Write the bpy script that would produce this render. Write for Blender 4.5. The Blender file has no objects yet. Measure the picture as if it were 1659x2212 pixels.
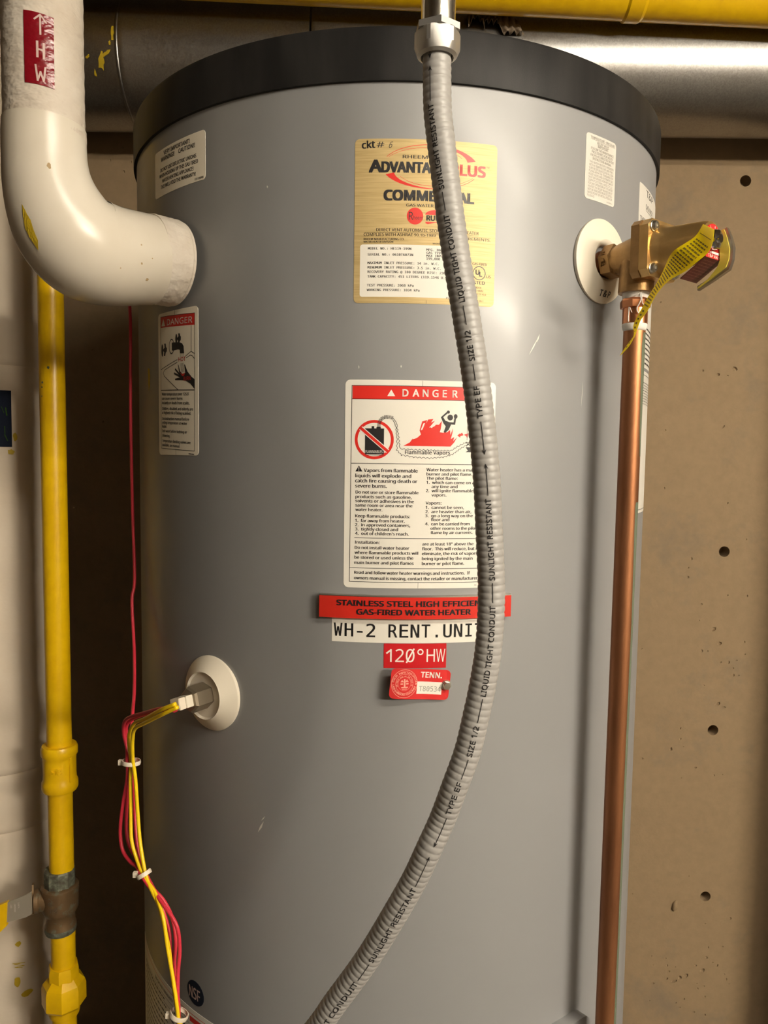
import bpy, bmesh, math, random
from mathutils import Vector, Matrix
from mathutils.geometry import tessellate_polygon
random.seed(7)
S = bpy.context.scene
COL = S.collection
V = Vector
rad = math.radians

# ------------------------------------------------------------------ camera, light, exposure
cam_d = bpy.data.cameras.new('camera')
cam = bpy.data.objects.new('camera', cam_d)
COL.objects.link(cam)
cam_d.sensor_fit = 'HORIZONTAL'
cam_d.sensor_width = 36.0
cam_d.lens = 36.0 * 1651.3 / 1659.0
cam_d.clip_start = 0.02
right = V((0.9998537, 0.01003622, 0.01385087))
up = V((-0.01458125, 0.07678301, 0.9969412))
fwd = V((-0.00894201, 0.99699731, -0.07691812))
cam.matrix_world = Matrix(((right.x, up.x, -fwd.x, 0.0),
                           (right.y, up.y, -fwd.y, -1.11787),
                           (right.z, up.z, -fwd.z, 1.5),
                           (0, 0, 0, 1)))
S.camera = cam

world = bpy.data.worlds.new('world')
S.world = world
world.use_nodes = True
world.node_tree.nodes['Background'].inputs[0].default_value = (1.0, 0.85, 0.65, 1)
world.node_tree.nodes['Background'].inputs[1].default_value = 0.01

S.view_settings.view_transform = 'Standard'
S.view_settings.look = 'None'
S.view_settings.gamma = 1.0
S.view_settings.exposure = 0.32
S.view_settings.use_curve_mapping = False
NEAR_LAMP, FAR_FILL = 58.0, 175.0              # strength of the fluorescent tubes built below

# ------------------------------------------------------------------ materials
def mat(name, col, rough=0.5, metal=0.0, spec=0.5, coat=0.0):
    m = bpy.data.materials.new(name)
    m.use_nodes = True
    b = m.node_tree.nodes['Principled BSDF']
    b.inputs['Base Color'].default_value = (*col, 1)
    b.inputs['Roughness'].default_value = rough
    b.inputs['Metallic'].default_value = metal
    b.inputs['Specular IOR Level'].default_value = spec
    b.inputs['Coat Weight'].default_value = coat
    b.inputs['Coat Roughness'].default_value = 0.12
    return m

def nodes(m):
    return m.node_tree.nodes, m.node_tree.links, m.node_tree.nodes['Principled BSDF']

def noise(m, scale, detail=4, stretch=(1, 1, 1), rough=0.55):
    n, l, b = nodes(m)
    tc = n.new('ShaderNodeTexCoord'); mp = n.new('ShaderNodeMapping'); t = n.new('ShaderNodeTexNoise')
    mp.inputs['Scale'].default_value = stretch
    t.inputs['Scale'].default_value = scale; t.inputs['Detail'].default_value = detail
    t.inputs['Roughness'].default_value = rough
    l.new(tc.outputs['Object'], mp.inputs['Vector']); l.new(mp.outputs[0], t.inputs['Vector'])
    return t.outputs['Fac']

def ramp(m, src, stops):
    n, l, b = nodes(m)
    r = n.new('ShaderNodeValToRGB')
    e = r.color_ramp.elements
    while len(e) < len(stops): e.new(0.5)
    for k, (p, c) in enumerate(stops):
        e[k].position = p
        e[k].color = (*c, 1) if isinstance(c, tuple) else (c, c, c, 1)
    l.new(src, r.inputs[0])
    return r.outputs[0]

def mixc(m, fac, a, c):
    n, l, b = nodes(m)
    x = n.new('ShaderNodeMix'); x.data_type = 'RGBA'
    if hasattr(fac, 'links'): l.new(fac, x.inputs[0])
    else: x.inputs[0].default_value = fac
    for v, s in ((a, x.inputs[6]), (c, x.inputs[7])):
        if isinstance(v, tuple): s.default_value = (*v, 1)
        else: l.new(v, s)
    return x.outputs[2]

def setc(m, src): nodes(m)[1].new(src, nodes(m)[2].inputs['Base Color'])
def setr(m, src): nodes(m)[1].new(src, nodes(m)[2].inputs['Roughness'])
def bump(m, src, strength=0.3, dist=0.002):
    n, l, b = nodes(m)
    k = n.new('ShaderNodeBump')
    k.inputs['Strength'].default_value = strength; k.inputs['Distance'].default_value = dist
    l.new(src, k.inputs['Height']); l.new(k.outputs[0], b.inputs['Normal'])

M = {}
m = M['tank'] = mat('grey_enamel', (0.23, 0.23, 0.23), 0.42, 0.0, 0.7, 0.06)
setr(m, ramp(m, noise(m, 9, 3, (1, 1, 0.15)), [(0.3, 0.40), (0.7, 0.47)]))
setc(m, ramp(m, noise(m, 3, 3), [(0.3, (0.222, 0.223, 0.225)), (0.7, (0.236, 0.237, 0.239))]))
bump(m, noise(m, 7, 2, (1, 1, 0.06)), 0.18, 0.004)
m = M['lid'] = mat('black_plastic', (0.022, 0.021, 0.02), 0.5, 0.0, 0.16)
setc(m, ramp(m, noise(m, 30, 5, (1, 1, 0.2)), [(0.35, (0.012, 0.0115, 0.011)), (0.75, (0.026, 0.0245, 0.023))]))
bump(m, noise(m, 900, 2), 0.15, 0.0004)
m = M['concrete'] = mat('painted_concrete', (0.42, 0.31, 0.2), 0.85)
st = ramp(m, noise(m, 6.5, 8, (1, 1, 1), 0.68), [(0.54, 0.0), (0.70, 0.6)])
fine = ramp(m, noise(m, 60, 6), [(0.3, (0.255, 0.178, 0.098)), (0.7, (0.228, 0.158, 0.086))])
setc(m, mixc(m, st, fine, (0.16, 0.125, 0.085)))
bump(m, noise(m, 90, 8), 0.25, 0.002)
m = M['floor'] = mat('floor_concrete', (0.08, 0.07, 0.058), 0.8)
setc(m, ramp(m, noise(m, 8, 6), [(0.3, (0.06, 0.052, 0.042)), (0.7, (0.10, 0.088, 0.07))]))
M['dark_room'] = mat('dark_room_paint', (0.10, 0.075, 0.048), 0.7)
m = M['galv'] = mat('galvanised_steel', (0.5, 0.49, 0.47), 0.33, 1.0)
n_, l_, b_ = nodes(m)
vo = n_.new('ShaderNodeTexVoronoi'); vo.inputs['Scale'].default_value = 420
tc = n_.new('ShaderNodeTexCoord'); l_.new(tc.outputs['Object'], vo.inputs['Vector'])
sp = n_.new('ShaderNodeSeparateColor'); l_.new(vo.outputs['Color'], sp.inputs[0])
setr(m, ramp(m, sp.outputs[0], [(0.0, 0.30), (1.0, 0.39)]))
setc(m, mixc(m, ramp(m, noise(m, 5, 6), [(0.4, 0.0), (0.75, 0.4)]), ramp(m, sp.outputs[1], [(0.0, (0.30, 0.295, 0.285)), (1.0, (0.38, 0.375, 0.365))]), (0.28, 0.26, 0.23)))
bump(m, sp.outputs[2], 0.015, 0.0003)
m = M['gas'] = mat('yellow_gloss_paint', (0.78, 0.50, 0.004), 0.32)
setc(m, ramp(m, noise(m, 40, 5), [(0.3, (0.80, 0.47, 0.002)), (0.62, (0.90, 0.56, 0.003)), (0.9, (0.92, 0.58, 0.004))]))
bump(m, noise(m, 120, 4), 0.18, 0.0012)
m = M['yellow_dull'] = mat('brush_marks_yellow', (0.5, 0.35, 0.01), 0.6)
m = M['pvc'] = mat('white_fitting_cover', (0.72, 0.665, 0.56), 0.27, 0.0, 0.4)
setc(m, ramp(m, noise(m, 9, 5), [(0.35, (0.66, 0.61, 0.515)), (0.8, (0.58, 0.52, 0.415))]))
m = M['jacket'] = mat('white_paper_jacket', (0.72, 0.655, 0.565), 0.62)
setc(m, ramp(m, noise(m, 25, 6), [(0.3, (0.62, 0.565, 0.485)), (0.75, (0.50, 0.43, 0.345))]))
n_, l_, b_ = nodes(m)
w1 = noise(m, 85, 2, (1, 1, 1.6)); 
bump(m, w1, 0.55, 0.004)
m = M['column'] = mat('canvas_wrap', (0.56, 0.485, 0.385), 0.75)
setc(m, ramp(m, noise(m, 5, 6), [(0.35, (0.74, 0.645, 0.52)), (0.75, (0.62, 0.52, 0.395))]))
bump(m, noise(m, 26, 4, (1, 1, 1.5)), 0.22, 0.004)
m = M['conduit'] = mat('grey_vinyl', (0.31, 0.30, 0.285), 0.42)
m = M['nut'] = mat('zinc_nut', (0.55, 0.54, 0.51), 0.42, 0.85)
bump(m, noise(m, 300, 3), 0.1, 0.0005)
m = M['emt'] = mat('bright_zinc_tube', (0.78, 0.74, 0.64), 0.2, 1.0)
setr(m, ramp(m, noise(m, 60, 4, (1, 1, 0.3)), [(0.3, 0.15), (0.7, 0.34)]))
m = M['copper'] = mat('aged_copper', (0.5, 0.22, 0.10), 0.46, 0.85)
setc(m, ramp(m, noise(m, 7, 6, (3, 3, 0.5)), [(0.3, (0.20, 0.08, 0.036)), (0.55, (0.36, 0.155, 0.068)), (0.8, (0.46, 0.215, 0.098))]))
m = M['copper_bright'] = mat('bright_copper', (0.68, 0.29, 0.14), 0.3, 1.0)
m = M['patina'] = mat('copper_patina', (0.10, 0.12, 0.075), 0.7)
m = M['bronze'] = mat('cast_bronze', (0.42, 0.27, 0.12), 0.42, 0.9)
setc(m, ramp(m, noise(m, 45, 6), [(0.3, (0.30, 0.175, 0.075)), (0.7, (0.50, 0.31, 0.13))]))
bump(m, noise(m, 500, 3), 0.35, 0.0006)
m = M['brass'] = mat('machined_brass', (0.68, 0.45, 0.18), 0.36, 0.9)
setc(m, ramp(m, noise(m, 30, 5), [(0.3, (0.60, 0.38, 0.14)), (0.75, (0.76, 0.53, 0.24))]))
bump(m, noise(m, 600, 2), 0.2, 0.0004)
m = M['valve_bronze'] = mat('dark_valve_bronze', (0.2, 0.13, 0.06), 0.45, 0.5)
setc(m, mixc(m, ramp(m, noise(m, 90, 5), [(0.55, 0.0), (0.68, 1.0)]), (0.20, 0.125, 0.06), (0.22, 0.215, 0.15)))
bump(m, noise(m, 120, 4), 0.3, 0.001)
m = M['verdigris'] = mat('verdigris_collar', (0.17, 0.18, 0.13), 0.6, 0.3)
setc(m, ramp(m, noise(m, 130, 6), [(0.35, (0.09, 0.08, 0.055)), (0.55, (0.16, 0.17, 0.125)), (0.66, (0.27, 0.29, 0.22)), (0.75, (0.5, 0.34, 0.01))]))
bump(m, noise(m, 150, 4), 0.5, 0.001)
M['plated'] = mat('plated_handle', (0.40, 0.36, 0.29), 0.4, 0.35)
M['steel'] = mat('dull_steel', (0.45, 0.42, 0.37), 0.38, 1.0)
M['chrome'] = mat('chrome', (0.8, 0.8, 0.8), 0.1, 1.0)
M['zinc'] = mat('zinc_screw', (0.72, 0.70, 0.62), 0.28, 1.0)
m = M['gold'] = mat('brushed_gold_foil', (0.66, 0.50, 0.24), 0.5, 0.25)
setc(m, ramp(m, noise(m, 30, 6, (1, 1, 26)), [(0.3, (0.44, 0.32, 0.13)), (0.7, (0.58, 0.44, 0.21))]))
bump(m, noise(m, 30, 6, (1, 1, 26)), 0.12, 0.0004)
M['white'] = mat('label_white', (0.76, 0.735, 0.66), 0.42)
M['white_print'] = mat('print_white', (0.80, 0.76, 0.70), 0.45)
M['cream_label'] = mat('label_cream', (0.92, 0.86, 0.72), 0.42)
M['white_dull'] = mat('label_white_matt', (0.60, 0.575, 0.52), 0.5)
M['black'] = mat('print_black', (0.014, 0.013, 0.014), 0.42)
M['grey_print'] = mat('print_grey', (0.25, 0.24, 0.21), 0.5)
M['red'] = mat('print_red', (0.62, 0.022, 0.014), 0.4)
M['badge'] = mat('badge_red', (0.55, 0.022, 0.012), 0.36)
M['tape_red'] = mat('label_tape_red', (0.50, 0.014, 0.018), 0.3)
m = M['marker_red'] = mat('marker_red', (0.17, 0.003, 0.008), 0.26)
bump(m, noise(m, 85, 2, (1, 1, 1.6)), 0.5, 0.003)
M['marker_print'] = mat('marker_print', (0.52, 0.38, 0.34), 0.4)
M['tag_red'] = mat('enamel_tag_red', (0.58, 0.03, 0.03), 0.25)
M['tag_pink'] = mat('enamel_tag_print', (0.78, 0.36, 0.28), 0.35)
M['navy'] = mat('navy_print', (0.012, 0.016, 0.028), 0.85, 0.0, 0.08)
M['green_print'] = mat('green_print', (0.03, 0.075, 0.012), 0.8, 0.0, 0.1)
M['wire_red'] = mat('red_wire', (0.56, 0.028, 0.05), 0.38)
M['wire_yellow'] = mat('yellow_wire', (0.82, 0.56, 0.006), 0.38)
M['nylon'] = mat('natural_nylon', (0.70, 0.62, 0.50), 0.4)
M['cream'] = mat('cream_plastic', (0.72, 0.66, 0.54), 0.38)
M['probe'] = mat('probe_brass', (0.24, 0.20, 0.145), 0.4, 0.7)
M['ptfe'] = mat('thread_tape_white', (0.72, 0.68, 0.62), 0.6)
m = M['paper_tag'] = mat('yellow_tag', (0.98, 0.82, 0.008), 0.42)
n_, l_, b_ = nodes(m)
tr_ = n_.new('ShaderNodeBsdfTranslucent'); tr_.inputs[0].default_value = (1.0, 0.86, 0.01, 1)
mx_ = n_.new('ShaderNodeMixShader'); mx_.inputs[0].default_value = 0.45
l_.new(b_.outputs[0], mx_.inputs[1]); l_.new(tr_.outputs[0], mx_.inputs[2]); l_.new(mx_.outputs[0], n_['Material Output'].inputs[0])
M['lever_yellow'] = mat('lever_yellow', (0.60, 0.50, 0.07), 0.45)
M['maroon'] = mat('maroon_plate', (0.10, 0.018, 0.016), 0.35)  # bent tab of the red plate, its shade painted into the colour
M['maroon_print'] = mat('maroon_print', (0.20, 0.08, 0.06), 0.4)
m = M['tape'] = mat('torn_paper', (0.20, 0.15, 0.10), 0.7)
M['scuff'] = mat('scuff', (0.62, 0.60, 0.55), 0.5)

# ------------------------------------------------------------------ object helpers
def meshobj(name, verts, faces, material, parent=None, smooth=False, sharp=None):
    me = bpy.data.meshes.new(name)
    me.from_pydata([tuple(v) for v in verts], [], faces)
    me.validate()
    bm = bmesh.new(); bm.from_mesh(me)
    bmesh.ops.recalc_face_normals(bm, faces=bm.faces)
    bm.to_mesh(me); bm.free()
    if smooth or sharp:
        me.shade_smooth()
        if sharp: me.set_sharp_from_angle(angle=rad(sharp))
    if material: me.materials.append(material)
    o = bpy.data.objects.new(name, me)
    COL.objects.link(o)
    if parent: attach(o, parent)
    return o

def attach(o, parent):
    o.parent = parent
    if parent.type == 'EMPTY':
        o.matrix_parent_inverse = Matrix.Translation(parent.location).inverted()

def thing(name, label, cat, loc, group=None):
    o = bpy.data.objects.new(name, None)
    o.empty_display_size = 0.05
    o.location = loc
    COL.objects.link(o)
    return tag(o, label, cat, group)

def tag(o, label, cat=None, group=None):
    o['label'] = label
    if cat: o['category'] = cat
    if group: o['group'] = group
    return o

class MB:
    """collects vertices and faces"""
    def __init__(s): s.v = []; s.f = []
    def add(s, vs, fs):
        n = len(s.v); s.v += [V(v) for v in vs]; s.f += [tuple(i + n for i in f) for f in fs]
    def box(s, a, b):
        x0, y0, z0 = a; x1, y1, z1 = b
        s.add([(x0, y0, z0), (x1, y0, z0), (x1, y1, z0), (x0, y1, z0), (x0, y0, z1), (x1, y0, z1), (x1, y1, z1), (x0, y1, z1)],
              [(0, 1, 2, 3), (4, 7, 6, 5), (0, 4, 5, 1), (1, 5, 6, 2), (2, 6, 7, 3), (3, 7, 4, 0)])
    def lathe(s, o, axis, prof, n=48, cap=True, phase=0.0, ref=None):
        """prof: list of (radius, distance along axis)"""
        o = V(o); ax = V(axis).normalized()
        e1 = V(ref) if ref else (V((0, 0, 1)) if abs(ax.z) < 0.9 else V((1, 0, 0)))
        e1 = (e1 - ax * e1.dot(ax)).normalized(); e2 = ax.cross(e1)
        base = []; fs = []
        for r, h in prof:
            for k in range(n):
                t = 2 * math.pi * k / n + phase
                base.append(o + ax * h + (e1 * math.cos(t) + e2 * math.sin(t)) * r)
        for j in range(len(prof) - 1):
            for k in range(n):
                k2 = (k + 1) % n
                fs.append((j * n + k, j * n + k2, (j + 1) * n + k2, (j + 1) * n + k))
        if cap:
            fs.append(tuple(range(n))); fs.append(tuple(range((len(prof) - 1) * n, len(prof) * n)))
        s.add(base, fs)
    def sweep(s, pts, rfn, n=24, cap=True, ref=(0, -1, 0)):
        """tube along points; rfn(i) radius"""
        ref = V(ref); base = []; fs = []; L = len(pts)
        for i in range(L):
            t = (pts[min(i + 1, L - 1)] - pts[max(i - 1, 0)]).normalized()
            e1 = (ref - t * ref.dot(t)).normalized(); e2 = t.cross(e1)
            r = rfn(i)
            for k in range(n):
                a = 2 * math.pi * k / n
                base.append(pts[i] + (e1 * math.cos(a) + e2 * math.sin(a)) * r)
        for j in range(L - 1):
            for k in range(n):
                k2 = (k + 1) % n
                fs.append((j * n + k, j * n + k2, (j + 1) * n + k2, (j + 1) * n + k))
        if cap:
            fs.append(tuple(range(n))); fs.append(tuple(range((L - 1) * n, L * n)))
        s.add(base, fs)
    def prism(s, poly, fn, h0, h1):
        """poly 2-D outline -> fn(u,v,h) between two heights"""
        n = len(poly)
        vs = [fn(u, v, h0) for u, v in poly] + [fn(u, v, h1) for u, v in poly]
        tr = tessellate_polygon([[V((u, v, 0)) for u, v in poly]])
        fs = [tuple(t) for t in tr] + [tuple(i + n for i in t) for t in tr]
        fs += [(k, (k + 1) % n, (k + 1) % n + n, k + n) for k in range(n)]
        s.add(vs, fs)
    def build(s, name, material, parent=None, smooth=False, sharp=None):
        return meshobj(name, s.v, s.f, material, parent, smooth, sharp)

def lathe(name, o, axis, prof, material, parent=None, n=48, sharp=40, cap=True, phase=0.0, ref=None):
    b = MB(); b.lathe(o, axis, prof, n, cap, phase, ref)
    return b.build(name, material, parent, True, sharp)

def catmull(P, step):
    P = [V(p) for p in P]
    out = []
    for i in range(len(P) - 1):
        p0 = P[i - 1] if i else P[0] * 2 - P[1]
        p1, p2 = P[i], P[i + 1]
        p3 = P[i + 2] if i + 2 < len(P) else P[-1] * 2 - P[-2]
        n = max(2, int((p2 - p1).length / step * 4))
        for k in range(n):
            t = k / n
            out.append(0.5 * (2 * p1 + (p2 - p0) * t + (2 * p0 - 5 * p1 + 4 * p2 - p3) * t * t + (3 * p1 - p0 - 3 * p2 + p3) * t ** 3))
    out.append(P[-1])
    res = [out[0]]; acc = 0.0
    for a, b in zip(out, out[1:]):                # even spacing
        d = (b - a).length
        while acc + d >= step:
            t = (step - acc) / d
            a = a.lerp(b, t); d = (b - a).length; acc = 0.0
            res.append(a.copy())
        acc += d
    return res

def smooth_path(P, it=1):
    for _ in range(it):
        P = [P[0]] + [(P[i - 1] + P[i] * 2 + P[i + 1]) / 4 for i in range(1, len(P) - 1)] + [P[-1]]
    return P

# ------------------------------------------------------------------ lettering
def font(fn):
    # a typeface that ships with Blender itself; falls back to the built-in one
    try:
        d = bpy.utils.system_resource('DATAFILES', path='fonts')
        return bpy.data.fonts.load(d + '/' + fn, check_existing=True)
    except Exception:
        return None
SANS = font('NotoSansMath-Regular.woff2'); MONO = font('DejaVuSansMono.woff2')
_cache = {}
def glyphs(s, f, bold):
    key = (s, f.name if f else '', bold)
    if key in _cache: return _cache[key]
    cu = bpy.data.curves.new('lettering', 'FONT')
    cu.body = s
    if f: cu.font = f
    cu.resolution_u = 2; cu.fill_mode = 'FRONT' if 'FRONT' in [i.identifier for i in cu.bl_rna.properties['fill_mode'].enum_items] else 'BOTH'
    ob = bpy.data.objects.new('lettering', cu); COL.objects.link(ob)
    dg = bpy.context.evaluated_depsgraph_get(); dg.update()
    me = bpy.data.meshes.new_from_object(ob.evaluated_get(dg))
    vs = [(v.co.x, v.co.y) for v in me.vertices]; fs = [tuple(p.vertices) for p in me.polygons]
    bpy.data.objects.remove(ob); bpy.data.curves.remove(cu); bpy.data.meshes.remove(me)
    _cache[key] = (vs, fs)
    return vs, fs
def cap_h(f):
    vs, fs = glyphs('H', f, 0.0)
    return max(v[1] for v in vs)

class Ink:
    """flat print in label millimetres, mapped later onto the real surface"""
    def __init__(s): s.v = []; s.f = []; s.own = {}
    def poly(s, P):
        n = len(s.v); s.v += list(P)
        for q in range(n, len(s.v)): s.own[q] = n
        for t in tessellate_polygon([[V((u, v, 0)) for u, v in P]]): s.f.append(tuple(i + n for i in t))
    def quad(s, P):
        n = len(s.v); s.v += list(P); s.f.append((n, n + 1, n + 2, n + 3))
    def rect(s, a, b, c, d): s.quad([(a, b), (c, b), (c, d), (a, d)])
    def rrect(s, a, b, c, d, r, n=5):
        P = []
        for cx, cy, t0 in ((c - r, b + r, -90), (c - r, d - r, 0), (a + r, d - r, 90), (a + r, b + r, 180)):
            for k in range(n + 1):
                t = rad(t0 + 90 * k / n); P.append((cx + r * math.cos(t), cy + r * math.sin(t)))
        s.poly(P)
    def line(s, P, w, close=False):
        P = list(P)
        seg = list(zip(P, P[1:])) + ([(P[-1], P[0])] if close else [])
        for (x0, y0), (x1, y1) in seg:
            dx, dy = x1 - x0, y1 - y0; L = math.hypot(dx, dy) or 1
            ex, ey = dx / L * w * 0.4, dy / L * w * 0.4
            nx, ny = -dy / L * w / 2, dx / L * w / 2
            s.quad([(x0 - ex - nx, y0 - ey - ny), (x1 + ex - nx, y1 + ey - ny), (x1 + ex + nx, y1 + ey + ny), (x0 - ex + nx, y0 - ey + ny)])
    def disc(s, cx, cy, rx, ry=None, n=28):
        ry = ry or rx
        s.poly([(cx + rx * math.cos(2 * math.pi * k / n), cy + ry * math.sin(2 * math.pi * k / n)) for k in range(n)])
    def ring(s, cx, cy, r0, r1, n=40, a0=0, a1=360, k1=1.0):
        for k in range(n):
            t, u = rad(a0 + (a1 - a0) * k / n), rad(a0 + (a1 - a0) * (k + 1) / n)
            s.quad([(cx + r0 * math.cos(t), cy + k1 * r0 * math.sin(t)), (cx + r1 * math.cos(t), cy + k1 * r1 * math.sin(t)),
                    (cx + r1 * math.cos(u), cy + k1 * r1 * math.sin(u)), (cx + r0 * math.cos(u), cy + k1 * r0 * math.sin(u))])
    def text(s, t, x, y, h, x1=None, f=SANS, bold=0.0, rot=0.0, shear=0.0, al='L'):
        vs, fs = glyphs(t, f, 0.0)
        if not vs: return
        k = h / cap_h(f)
        a = min(v[0] for v in vs); b = max(v[0] for v in vs)
        kx = (x1 - x) / (b - a) / math.cos(rad(rot)) if x1 is not None else k
        off = 0.0 if al == 'L' else (-(b - a) * kx / 2 if al == 'C' else -(b - a) * kx)
        c, n_ = math.cos(rad(rot)), math.sin(rad(rot))
        e = bold * k * 0.75                        # heavier print: overlapping copies a hair apart
        for dx, dy in (((0.0, 0.0),) if e <= 0.02 else (((-e, 0.0), (0.0, 0.0), (e, 0.0)) if h < 3.6 else ((0.0, 0.0), (-e, -e * 0.6), (e, -e * 0.6), (-e, e * 0.6), (e, e * 0.6)))):
            n = len(s.v)
            for u, w in vs:
                p, q = (u - a) * kx + off + shear * w * k + dx, w * k + dy
                s.v.append((x + p * c - q * n_, y + p * n_ + q * c))
            s.f += [tuple(i + n for i in g) for g in fs]
    def arc_text(s, t, cx, cy, r, h, a0, a1, f=SANS, bold=0.02):
        for i, ch in enumerate(t):
            if ch == ' ': continue
            a = a0 + (a1 - a0) * i / max(1, len(t) - 1)
            up_ = 1 if a0 > a1 else -1
            rr = r if up_ > 0 else r + h
            s.text(ch, cx + rr * math.cos(rad(a)), cy + rr * math.sin(rad(a)), h, f=f, bold=bold, rot=a - 90 * up_, al='C')
    def blocks(s, x0, x1, y, h, rot=0.0, w=(2.0, 6.0), gap=0.7):
        x = x0
        while x < x1:
            L = min(random.uniform(*w), x1 - x)
            yy = y + (x - x0) * math.tan(rad(rot)); y2 = y + (x + L - x0) * math.tan(rad(rot))
            s.quad([(x, yy), (x + L, y2), (x + L, y2 + h), (x, yy + h)])
            x += L + gap
    def build(s, name, material, fn, h, parent, maxlen=6.0, base=None):
        bm = bmesh.new()
        vs = [bm.verts.new((u, v, 0)) for u, v in s.v]
        for g in s.f:
            try: bm.faces.new([vs[i] for i in g])
            except ValueError: pass
        bmesh.ops.delete(bm, geom=[v for v in bm.verts if not v.link_faces], context='VERTS')
        for _ in range(7):
            es = [e for e in bm.edges if abs(e.verts[0].co.x - e.verts[1].co.x) > maxlen]
            if not es: break
            bmesh.ops.subdivide_edges(bm, edges=es, cuts=1)
            bmesh.ops.triangulate(bm, faces=[g for g in bm.faces if len(g.verts) > 4])
        if base is not None:                       # give the label its real thickness
            bmesh.ops.remove_doubles(bm, verts=bm.verts, dist=1e-4)
            r = bmesh.ops.extrude_face_region(bm, geom=bm.faces[:])
            for g in r['geom']:
                if isinstance(g, bmesh.types.BMVert): g.co.z = 1.0
        for v in bm.verts:
            v.co = fn(v.co.x, v.co.y, (h if (base is None or v.co.z > 0.5) else base))
        me = bpy.data.meshes.new(name)
        if base is not None: bmesh.ops.recalc_face_normals(bm, faces=bm.faces)
        bm.to_mesh(me); bm.free()
        me.materials.append(material)
        o = bpy.data.objects.new(name, me); COL.objects.link(o)
        attach(o, parent)
        return o

# ------------------------------------------------------------------ the setting
def struct(o): o['kind'] = 'structure'; return o
X0, X1, Y0, Y1, ZC = -1.5, 3.4, -3.4, 0.56, 2.75
def slab(name, a, b, material):
    s = MB(); s.box(a, b); return struct(s.build(name, material))
slab('floor', (X0 - 0.1, Y0 - 0.1, -0.1), (X1 + 0.1, Y1 + 0.2, 0.0), M['floor'])
slab('ceiling', (X0 - 0.1, Y0 - 0.1, ZC), (X1 + 0.1, Y1 + 0.2, ZC + 0.1), M['dark_room'])
slab('wall_left', (X0 - 0.1, Y0, 0), (X0, Y1 + 0.2, ZC), M['dark_room'])
slab('wall_front', (X0 - 0.1, Y0 - 0.1, 0), (X1 + 0.1, Y0, ZC), M['dark_room'])
slab('wall_right', (X1, Y0, 0), (X1 + 0.1, Y1 + 0.2, ZC), M['dark_room'])
slab('trim_1', (0.885, 0.42, 0), (1.3, 0.435, ZC), M['concrete'])     # unseen panel added to darken the wall right of the heater

wb = MB(); wb.box((X0, Y1, 0), (X1, Y1 + 0.2, ZC))
wall = wb.build('wall_back', M['concrete'])
struct(wall)
cut = MB()
for x, z in ((0.742, 2.086), (0.735, 1.294), (0.729, 0.891), (0.730, 0.502)):
    cut.lathe((x, Y1 - 0.01, z), (0, 1, 0), [(0.0118, 0), (0.0118, 0.045)], 24)
pits = [(782,1322),(664,1277),(658,1257),(658,1236),(690,1176),(687,1140),(720,1120),(734,1089),(792,1065),(739,1046),(757,1046),(774,1051),(767,1033),(769,1017),(780,1017),(704,993),(709,1071),(696,1071),(736,951),(751,944),(656,894),(657,869),(664,852),(637,845),(573,823),(563,1074),(694,804),(663,780),(736,787),(755,789),(790,1196),(747,1197),(789,1093),(690,550),(564,505),(732,437),(789,451),(742,380),(775,383),(613,357),(646,352),(739,356),(754,345),(714,336),(731,325),(765,337),(617,335),(650,335),(669,332),(654,320),(651,303),(667,297),(680,306),(693,311),(620,291),(720,293),(736,287),(781,317),(787,304),(722,280),(794,294),(613,249),(692,255),(739,261),(674,245),(716,224),(742,217),(684,234),(595,1558),(598,1432),(737,1401),(781,1323),(704,1679),(670,1687),(739,1692),(724,1677),(720,1567),(573,1831),(-610,2114),(-596,2149),(-582,2140),(-581,2092),(-565,2111),(-654,1714),(-632,1559)]
big = {(734,1089), (720,1120), (736,951), (637,845), (731,325), (739,1692), (693,311), (680,306), (667,297), (704,1679)}
seen = []
for x, z in pits:
    if any(abs(x - a) < 9 and abs(z - b) < 9 for a, b in seen): continue
    seen.append((x, z))
    r = random.uniform(3.8, 5.6) if (x, z) in big else random.uniform(1.8, 3.2)
    bm = bmesh.new(); bmesh.ops.create_icosphere(bm, subdivisions=1, radius=1)
    sx, sz, t = r * random.uniform(0.9, 1.6), r * random.uniform(0.7, 1.1), random.uniform(0, 3.1)
    vs = []
    for v in bm.verts:
        j = random.uniform(0.8, 1.2)
        a_, c_ = v.co.x * sx * j, v.co.z * sz * j
        vs.append(((x + a_ * math.cos(t) - c_ * math.sin(t)) / 1000, Y1 + v.co.y * r * 1.1 / 1000, (z + a_ * math.sin(t) + c_ * math.cos(t)) / 1000))
    bm.verts.index_update()
    cut.add(vs, [tuple(v.index for v in f.verts) for f in bm.faces]); bm.free()
cutter = cut.build('wall_back_cutter', None)
md = wall.modifiers.new('holes', 'BOOLEAN'); md.object = cutter; md.solver = 'EXACT'
dg = bpy.context.evaluated_depsgraph_get(); dg.update()
me = bpy.data.meshes.new_from_object(wall.evaluated_get(dg))
wall.modifiers.clear(); wall.data = me
bpy.data.objects.remove(cutter)
if not me.materials: me.materials.append(M['concrete'])
lump = MB(); bm = bmesh.new(); bmesh.ops.create_icosphere(bm, subdivisions=2, radius=1)
lump.add([V((0.661, Y1, 0.479)) + V((v.co.x * 0.007 + v.co.z * 0.002, v.co.y * 0.008, v.co.z * 0.013)) * random.uniform(0.85, 1.15) for v in bm.verts], [tuple(v.index for v in f.verts) for f in bm.faces]); bm.free()
lump.build('plaster_lump', M['concrete'], wall, True)

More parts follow.
